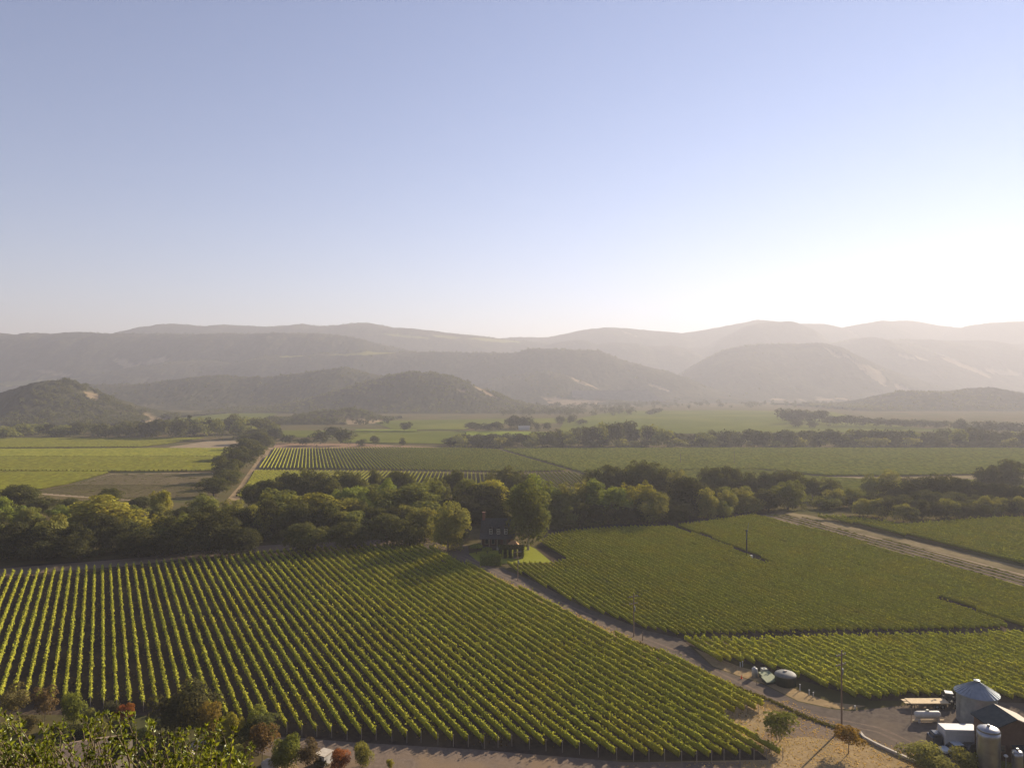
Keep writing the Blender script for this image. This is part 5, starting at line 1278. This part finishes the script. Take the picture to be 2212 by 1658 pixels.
    prof = [(rr * math.sin(t), -Lh + rr * (1 - math.cos(t)) * .8) for t in np.linspace(.08, math.pi / 2, 7)] + [(rr * math.cos(t), Lh - rr * .8 + rr * .8 * math.sin(t)) for t in np.linspace(0, math.pi / 2 - .08, 7)]
    b = MB().lathe(prof, 28); b.v = [(z, y, x + 1.25) for x, y, z in b.v]; b.build('vessel', M['tank_grey'], root, smooth=True)
    MB().box((0, 0, 1.95), (.5, .4, .3)).build('valve_dome', M['beige'], root, bevel=.05)
    for x in (-1.7, 1.7): MB().box((x, 0, .35), (.35, 1.1, .75)).build('saddle', M['concrete'], root)
    MB().box((0, -.25, .3), (5.6, .25, .25)).build('skid_beam', M['tan_deck'], root)
    # flatbed trailer with machinery
    p = P(2010, 1531); root = empty('flatbed_trailer', p + np.array([0, 1, 0])); tag(root, 'flatbed trailer with a tan wooden deck at the yard edge', 'trailer')
    MB().box((0, 0, 1.05), (7.2, 2.2, .16)).box((-3.9, -.5, 1.0), (1.1, .7, .1)).box((-3.6, .5, 1.02), (1.6, .7, .1)).build('deck', M['tan_deck'], root)
    MB().box((0, 0, .82), (7.0, 1.2, .25)).build('frame', M['black'], root)
    for x in (1.2, 2.2):
        for y in (-.95, .95):
            w_ = MB().tube((x, y - .12, .42), (x, y + .12, .42), .42, .42, 16).build('wheel', M['black'], root); MB().tube((x, y - .13, .42), (x, y + .13, .42), .2, .2, 10).build('rim', M['steel'], w_)
    MB().tube((-2.6, -.5, 0), (-2.6, -.5, .8), .08, .08, 8).tube((-2.6, .5, 0), (-2.6, .5, .8), .08, .08, 8).build('landing_leg', M['black'], root)
    p = P(2056, 1527); root = empty('tractor', p + np.array([0, .8, 0]), 1.2); tag(root, 'dark tractor with a pale roof squeezed between trailer and silo', 'tractor')
    MB().box((-.9, 0, 1.0), (1.6, .7, .7)).build('hood', M['black'], root, bevel=.08); MB().box((.5, 0, 1.5), (1.1, 1.1, 1.3)).build('cab', M['glass'], root, bevel=.05)
    MB().box((.5, 0, 2.22), (1.35, 1.3, .12)).build('cab_roof', M['white_paint'], root)
    for y in (-.75, .75):
        w_ = MB().tube((.7, y - .2, .75), (.7, y + .2, .75), .75, .75, 20).build('wheel', M['black'], root); MB().tube((.7, y - .21, .75), (.7, y + .21, .75), .35, .35, 12).build('rim', M['beige'], w_)
        w_ = MB().tube((-1.2, y - .12, .45), (-1.2, y + .12, .45), .45, .45, 16).build('wheel', M['black'], root); MB().tube((-1.2, y - .13, .45), (-1.2, y + .13, .45), .2, .2, 10).build('rim', M['beige'], w_)
    # stainless tanks
    for px, ptop, w, y, lab in ((2135.5, 1577, 53, 109.0, 'large upright stainless steel tank with a bright domed top'), (2198, 1624, 24, 108.0, 'smaller upright stainless steel tank beside the barn wing')):
        k = y / F; rr = w / 2 * k / 1.17; zt = HC - (ptop + w * .18 - CY) * k; z0 = float(G(y)); h = zt - z0; x = (px - CX) * k
        x = (px - CX) / F * (y + rr); root = empty('steel_tank', (x, y + rr, z0)); tag(root, lab, 'steel tank')
        b = [(rr, .3)]
        for i in range(1, 8): b.append((rr * (1.012 if i % 2 else 1.0), .3 + (h - .3) * i / 8)); 
        b += [(rr, h)]
        sh_ = MB().lathe(b, 40).build('shell', M['stainless'], root, smooth=True)
        tp = MB().lathe([(rr * 1.02, h), (rr * .9, h + rr * .16), (rr * .6, h + rr * .3), (rr * .25, h + rr * .37), (.12, h + rr * .38)], 40).build('domed_top', M['stainless'], root, smooth=True)
        MB().lathe([(.22, 0), (.22, .25), (.15, .3)], 14, (0, 0, h + rr * .36)).build('manway', M['stainless'], tp)
        for a in (.5, 2.1, 3.7, 5.2): MB().tube((rr * .85 * math.cos(a), rr * .85 * math.sin(a), -.1), (rr * .85 * math.cos(a), rr * .85 * math.sin(a), .35), .07, .07, 8).build('leg', M['steel'], root)
    # yard lamp beside the tanks, unlit
    x, y, z = at(2173, 1632, 108.5); root = empty('yard_lamp', (x, y, float(G(y)))); tag(root, 'unlit round yard lamp on a thin pole between the two steel tanks', 'lamp')
    hz = z - float(G(y)); MB().tube((0, 0, -.2), (0, 0, hz - .15), .06, .05, 8).build('pole', M['steel'], root)
    MB().lathe([(.1, -.2), (.28, -.05), (.3, .08), (.12, .22)], 18, (0, 0, hz)).build('lamp_shade', M['white_paint'], root, smooth=True)
    # thin poles in the yard
    for px, py, h, lab in ((1968, 1557, 2.2, 'thin leaning rod in front of the propane tank'), (1935, 1622, 1.6, 'thin dark post standing inside the curb')):
        p = P(px, py); o = MB().tube((0, 0, -.1), (.1, 0, h), .05, .04, 6).build('metal_post', M['pole_wood'], loc=p); tag(o, lab, 'post')
yard()

# ------------------------------------------------------------------ hut and house roofs below the camera
def lower_garden():
    p = P(700, 1656); k = p[1] / F; root = empty('white_hut', p + np.array([-.3, 1.2, 0]), -.45); tag(root, 'small white hut with a flat dark roof at the track corner', 'hut')
    MB().box((0, 0, .8), (1.7, 2.0, 1.6)).build('wall', M['white_paint'], root)
    MB().box((0, 0, 1.68), (2.0, 2.3, .14)).build('roof', M['concrete'], root)
    MB().box((.15, -1.01, .75), (.42, .04, 1.3)).build('door', M['dark_wood'], root)
    # pale boulders and a wall stub
    r = np.random.default_rng(21)
    for px, py, s, lab in ((430, 1612, 1.4, 'pale grey boulder lying under the golden green tree'), (383, 1600, .9, 'smaller pale boulder under the big dark oak'), (585, 1655, 1.5, 'pale stone block by the russet tree trunk'), (410, 1630, .9, 'pale stone below the first boulder')):
        p = P(px, min(py, 1655)); bm = bmesh.new(); bmesh.ops.create_icosphere(bm, subdivisions=3, radius=1)
        for v in bm.verts:
            n_ = .75 + .5 * float(vnoise(np.array([v.co.x * 1.7 + px]), np.array([v.co.y * 1.7 + v.co.z * 2.3]), 5)[0]); v.co = Vector((v.co.x * s * n_, v.co.y * s * .8 * n_, v.co.z * s * .55 * n_))
        me = bpy.data.meshes.new('boulder'); bm.to_mesh(me); bm.free(); me.materials.append(M['stone'])
        o = bpy.data.objects.new('boulder', me); o.location = p + np.array([0, 0, s * .2]); link(o); tag(o, lab, 'boulder')
    # shingled house roof showing through the near oak twigs
    Y = 99.0
    root = empty('garden_house', (at(185, 1640, Y)[0], Y + 3, float(G(Y)))); tag(root, 'house with a brown shingle roof seen through the oak twigs', 'house')
    o_ = np.array(root.location)
    a, b, c, d = at(128, 1606, Y + 5), at(232, 1592, Y + 6), at(246, 1650, Y), at(120, 1668, Y)
    a2, b2 = a + np.array([.6, 6, -2.2]), b + np.array([.6, 6, -2.2])
    L = lambda v: tuple(np.array(v) - o_)
    MB().add([L(a), L(b), L(c), L(d), L(a2), L(b2)], [(3, 2, 1, 0), (0, 1, 5, 4)]).build('roof', M['shingle'], root)
    g = float(G(Y)) - .3
    e = [np.array([v[0], v[1], g]) for v in (c, d, a2, b2)]; s_ = np.array([0, .2, -.15])
    MB().add([L(c + s_), L(d + s_), L(a2 - s_ * np.array([1, 1, -1])), L(b2 - s_ * np.array([1, 1, -1]))] + [L(v) for v in e], [(0, 1, 5, 4), (2, 3, 7, 6), (1, 2, 6, 5), (3, 0, 4, 7)]).build('wall', M['dark_wood'], root)
    # dark clipped hedge behind the roof
    p = P(172, 1592); rr = np.random.default_rng(4); n = 5200
    C = np.stack([rr.uniform(-3.4, 3.4, n), rr.uniform(-.9, .9, n), rr.random(n) * 1.9], 1)
    V, Fc = leaf_quads(C, rr.normal(size=(n, 3)) + np.array([0, 0, .5]), .2, rr)
    o = obj_np('hedge', V, Fc, M['leaf'], loc=p, attrs={'tint': ('FACE', rr.random(n))}); o.color = (*C_['deep'], 1); tag(o, 'long dark clipped hedge behind the brown shingle roof', 'hedge')
lower_garden()

def pale_house():
    p = P(1132, 928); root = empty('distant_house', p); tag(root, 'tiny pale house in a clearing among the hazy far trees', 'house')
    MB().box((0, 0, 1.8), (16, 8, 3.6)).build('wall', M['white_paint'], root)
    MB().add([(-8.4, -4.4, 3.6), (8.4, -4.4, 3.6), (8.4, 4.4, 3.6), (-8.4, 4.4, 3.6), (-8.4, 0, 6), (8.4, 0, 6)], [(0, 1, 5, 4), (2, 3, 4, 5), (0, 4, 3), (1, 2, 5)]).build('roof', M['concrete'], root)
    p = P(1330, 868); root = empty('distant_shed', p); tag(root, 'tiny bright white shed below the dam', 'shed')
    MB().box((0, 0, 4), (18, 12, 8)).build('wall', M['white_paint'], root)
    MB().add([(-9.3, -6.3, 8), (9.3, -6.3, 8), (9.3, 6.3, 8), (-9.3, 6.3, 8), (-9.3, 0, 11), (9.3, 0, 11)], [(0, 1, 5, 4), (2, 3, 4, 5), (0, 4, 3), (1, 2, 5)]).build('roof', M['white_paint'], root)
pale_house()

def plant(seed, n, h, label, crest=.35, color='dark'):
    """small oaks standing over a hill, thick on the slope and along the crest"""
    X, Y, Z, s_, op = RIDGE[seed]; r = np.random.default_rng(seed + 400)
    base = [crown_arrays(900 + k, 10, .42, .34, .5, .22, 90, .15, z0=0)[:3] for k in range(5)]
    ok = np.where((s_ > -.95) & (s_ < .12))[0]; cr = np.where(np.abs(s_) < .06)[0]
    Vs, Fs, Ts, b = [], [], [], 0
    vis = np.where((CX + X[0] / Y[0] * F > -60) & (CX + X[0] / Y[0] * F < 2270))[0]
    for i in range(n):
        ii = r.choice(cr) if r.random() < crest else r.choice(ok); jj = r.choice(vis)
        if op[ii, jj] > .3: continue
        V, Fc, t = base[i % 5]; hh = h * r.uniform(.6, 1.25); a = r.uniform(0, 6.28); ca, sa = math.cos(a), math.sin(a)
        W = V * hh; W = np.stack([W[:, 0] * ca - W[:, 1] * sa, W[:, 0] * sa + W[:, 1] * ca, W[:, 2]], 1) + np.array([X[ii, jj], Y[ii, jj], Z[ii, jj] - .3])
        Vs.append(W); Fs.append(Fc + b); Ts.append(np.clip(t * .6 + .4 * r.random(), 0, 1)); b += len(V)
    o = obj_np('hill_oaks', np.concatenate(Vs), np.concatenate(Fs), M['leaf'], attrs={'tint': ('FACE', np.concatenate(Ts))}); o.color = (*C_[color], 1)
    tag(o, label, None, None, 'stuff')
plant(23, 900, 11, 'oak wood covering the steep knoll with the orange earth')
plant(22, 1000, 11, 'oak wood covering the broad dark knoll')
plant(24, 700, 11, 'hazy oak wood covering the rise beyond the far belt')
plant(25, 260, 9, 'oak wood covering the small mound')
plant(21, 900, 11, 'oak wood covering the long dark foothill', crest=.25)
plant(20, 220, 11, 'scattered oaks on the pale grass spur', crest=.2)
plant(18, 500, 13, 'oak wood along the green terraced foothill', crest=.7)
plant(17, 500, 13, 'trees along the crest of the long mountain wall', crest=.8)
plant(19, 500, 13, 'trees along the crest of the great hazy slope', crest=.8)
plant(26, 400, 13, 'trees along the crest of the paler long ridge', crest=.8)
plant(14, 500, 13, 'trees along the crest of the long grey mountain', crest=.9)

# ------------------------------------------------------------------ weeds and dry tufts along the road
def tufts(name, label, pts, n, h, color, seed, jitter=1.0, area=False):
    r = np.random.default_rng(seed); pts = np.array(PXY(pts))
    if area:
        lo, hi = pts.min(0), pts.max(0); C = []
        while len(C) < n:
            q = r.uniform(lo, hi); ins = False; j = len(pts) - 1
            for i in range(len(pts)):
                if (pts[i, 1] > q[1]) != (pts[j, 1] > q[1]) and q[0] < (pts[j, 0] - pts[i, 0]) * (q[1] - pts[i, 1]) / (pts[j, 1] - pts[i, 1]) + pts[i, 0]: ins = not ins
                j = i
            if ins and r.random() < .25 + .9 * float(fbm(np.array([q[0] / 5]), np.array([q[1] / 5]), seed, 3)[0]): C.append(q)
        C = np.array(C)
    else:
        seg = np.linalg.norm(np.diff(pts, axis=0), axis=1); cum = np.concatenate([[0], np.cumsum(seg)]); t = r.uniform(0, cum[-1], n)
        C = np.stack([np.interp(t, cum, pts[:, 0]), np.interp(t, cum, pts[:, 1])], 1) + r.normal(size=(n, 2)) * jitter
    k = 5; C = np.repeat(C, k, 0) + r.normal(size=(n * k, 2)) * h * .4
    H = h * r.uniform(.5, 1.3, n * k)
    Q = np.stack([C[:, 0], C[:, 1], G(C[:, 1]) + H * .45], 1)
    Nn = r.normal(size=(n * k, 3)); Nn[:, 2] *= .4
    V, Fc = leaf_quads(Q, Nn, H, r)
    o = obj_np(name, V, Fc, M['leaf'], attrs={'tint': ('FACE', r.random(n * k))}); o.color = (*color, 1)
    tag(o, label, None, None, 'stuff')
tufts('weeds', 'green and brown weeds along the ditch beside the road', [(1370, 1386), (1446, 1414), (1525, 1454), (1581, 1480), (1667, 1514), (1741, 1549), (1818, 1576), (1856, 1592)], 900, .28, (.10, .095, .03), 1, .22)
tufts('dry_tufts', 'straw tufts between the vines and the road', [(1045, 1234), (1154, 1286), (1287, 1350), (1446, 1417), (1540, 1462), (1640, 1512)], 700, .18, (.5, .37, .2), 2, .6)
tufts('dry_tufts', 'straw tufts over the golden grass below the road', [(1700, 1512), (1880, 1592), (2060, 1655), (1300, 1655), (1660, 1642), (1560, 1556), (1640, 1518)], 1500, .12, (.55, .41, .22), 3, area=True)
tufts('dry_tufts', 'dry stubble between the near vine rows', [(0, 1240), (900, 1180), (1650, 1530), (1690, 1630), (1000, 1612), (300, 1540), (0, 1520)], 5000, .2, (.24, .17, .1), 4, area=True)
for kind, col, x, yt, w, yb, lab in [
    ('bush', 'deep', 120, 1562, 60, 1612, 'dark shrub below the lime green tree, behind the oak twigs'), ('bush', 'olive', 20, 1556, 50, 1602, 'olive shrub at the picture edge behind the oak twigs'), ('bush', 'deep', 268, 1556, 50, 1604, 'dark shrub under the red leaved shrubs'),
    ('bush', 'olive', 312, 1566, 46, 1612, 'olive shrub at the foot of the big dark oak'), ('airy', 'brown', 356, 1580, 44, 1632, 'brown twiggy shrub in front of the big dark oak'), ('bush', 'dark', 460, 1596, 50, 1640, 'dark shrub below the golden green tree'),
    ('bush', 'olive', 520, 1606, 46, 1650, 'olive shrub beside the russet tree trunk'), ('bush', 'dark', 300, 1602, 56, 1645, 'dark low shrub behind the tallest oak twigs'), ('bush', 'olive', 600, 1618, 40, 1654, 'olive shrub between the russet and bright green trees'), ('bush', 'brown', 695, 1640, 30, 1655, 'rusty low shrub against the white hut')]:
    tree('shrub', kind, col, x, yt, w, ybase=yb, label=lab, cat='shrub')
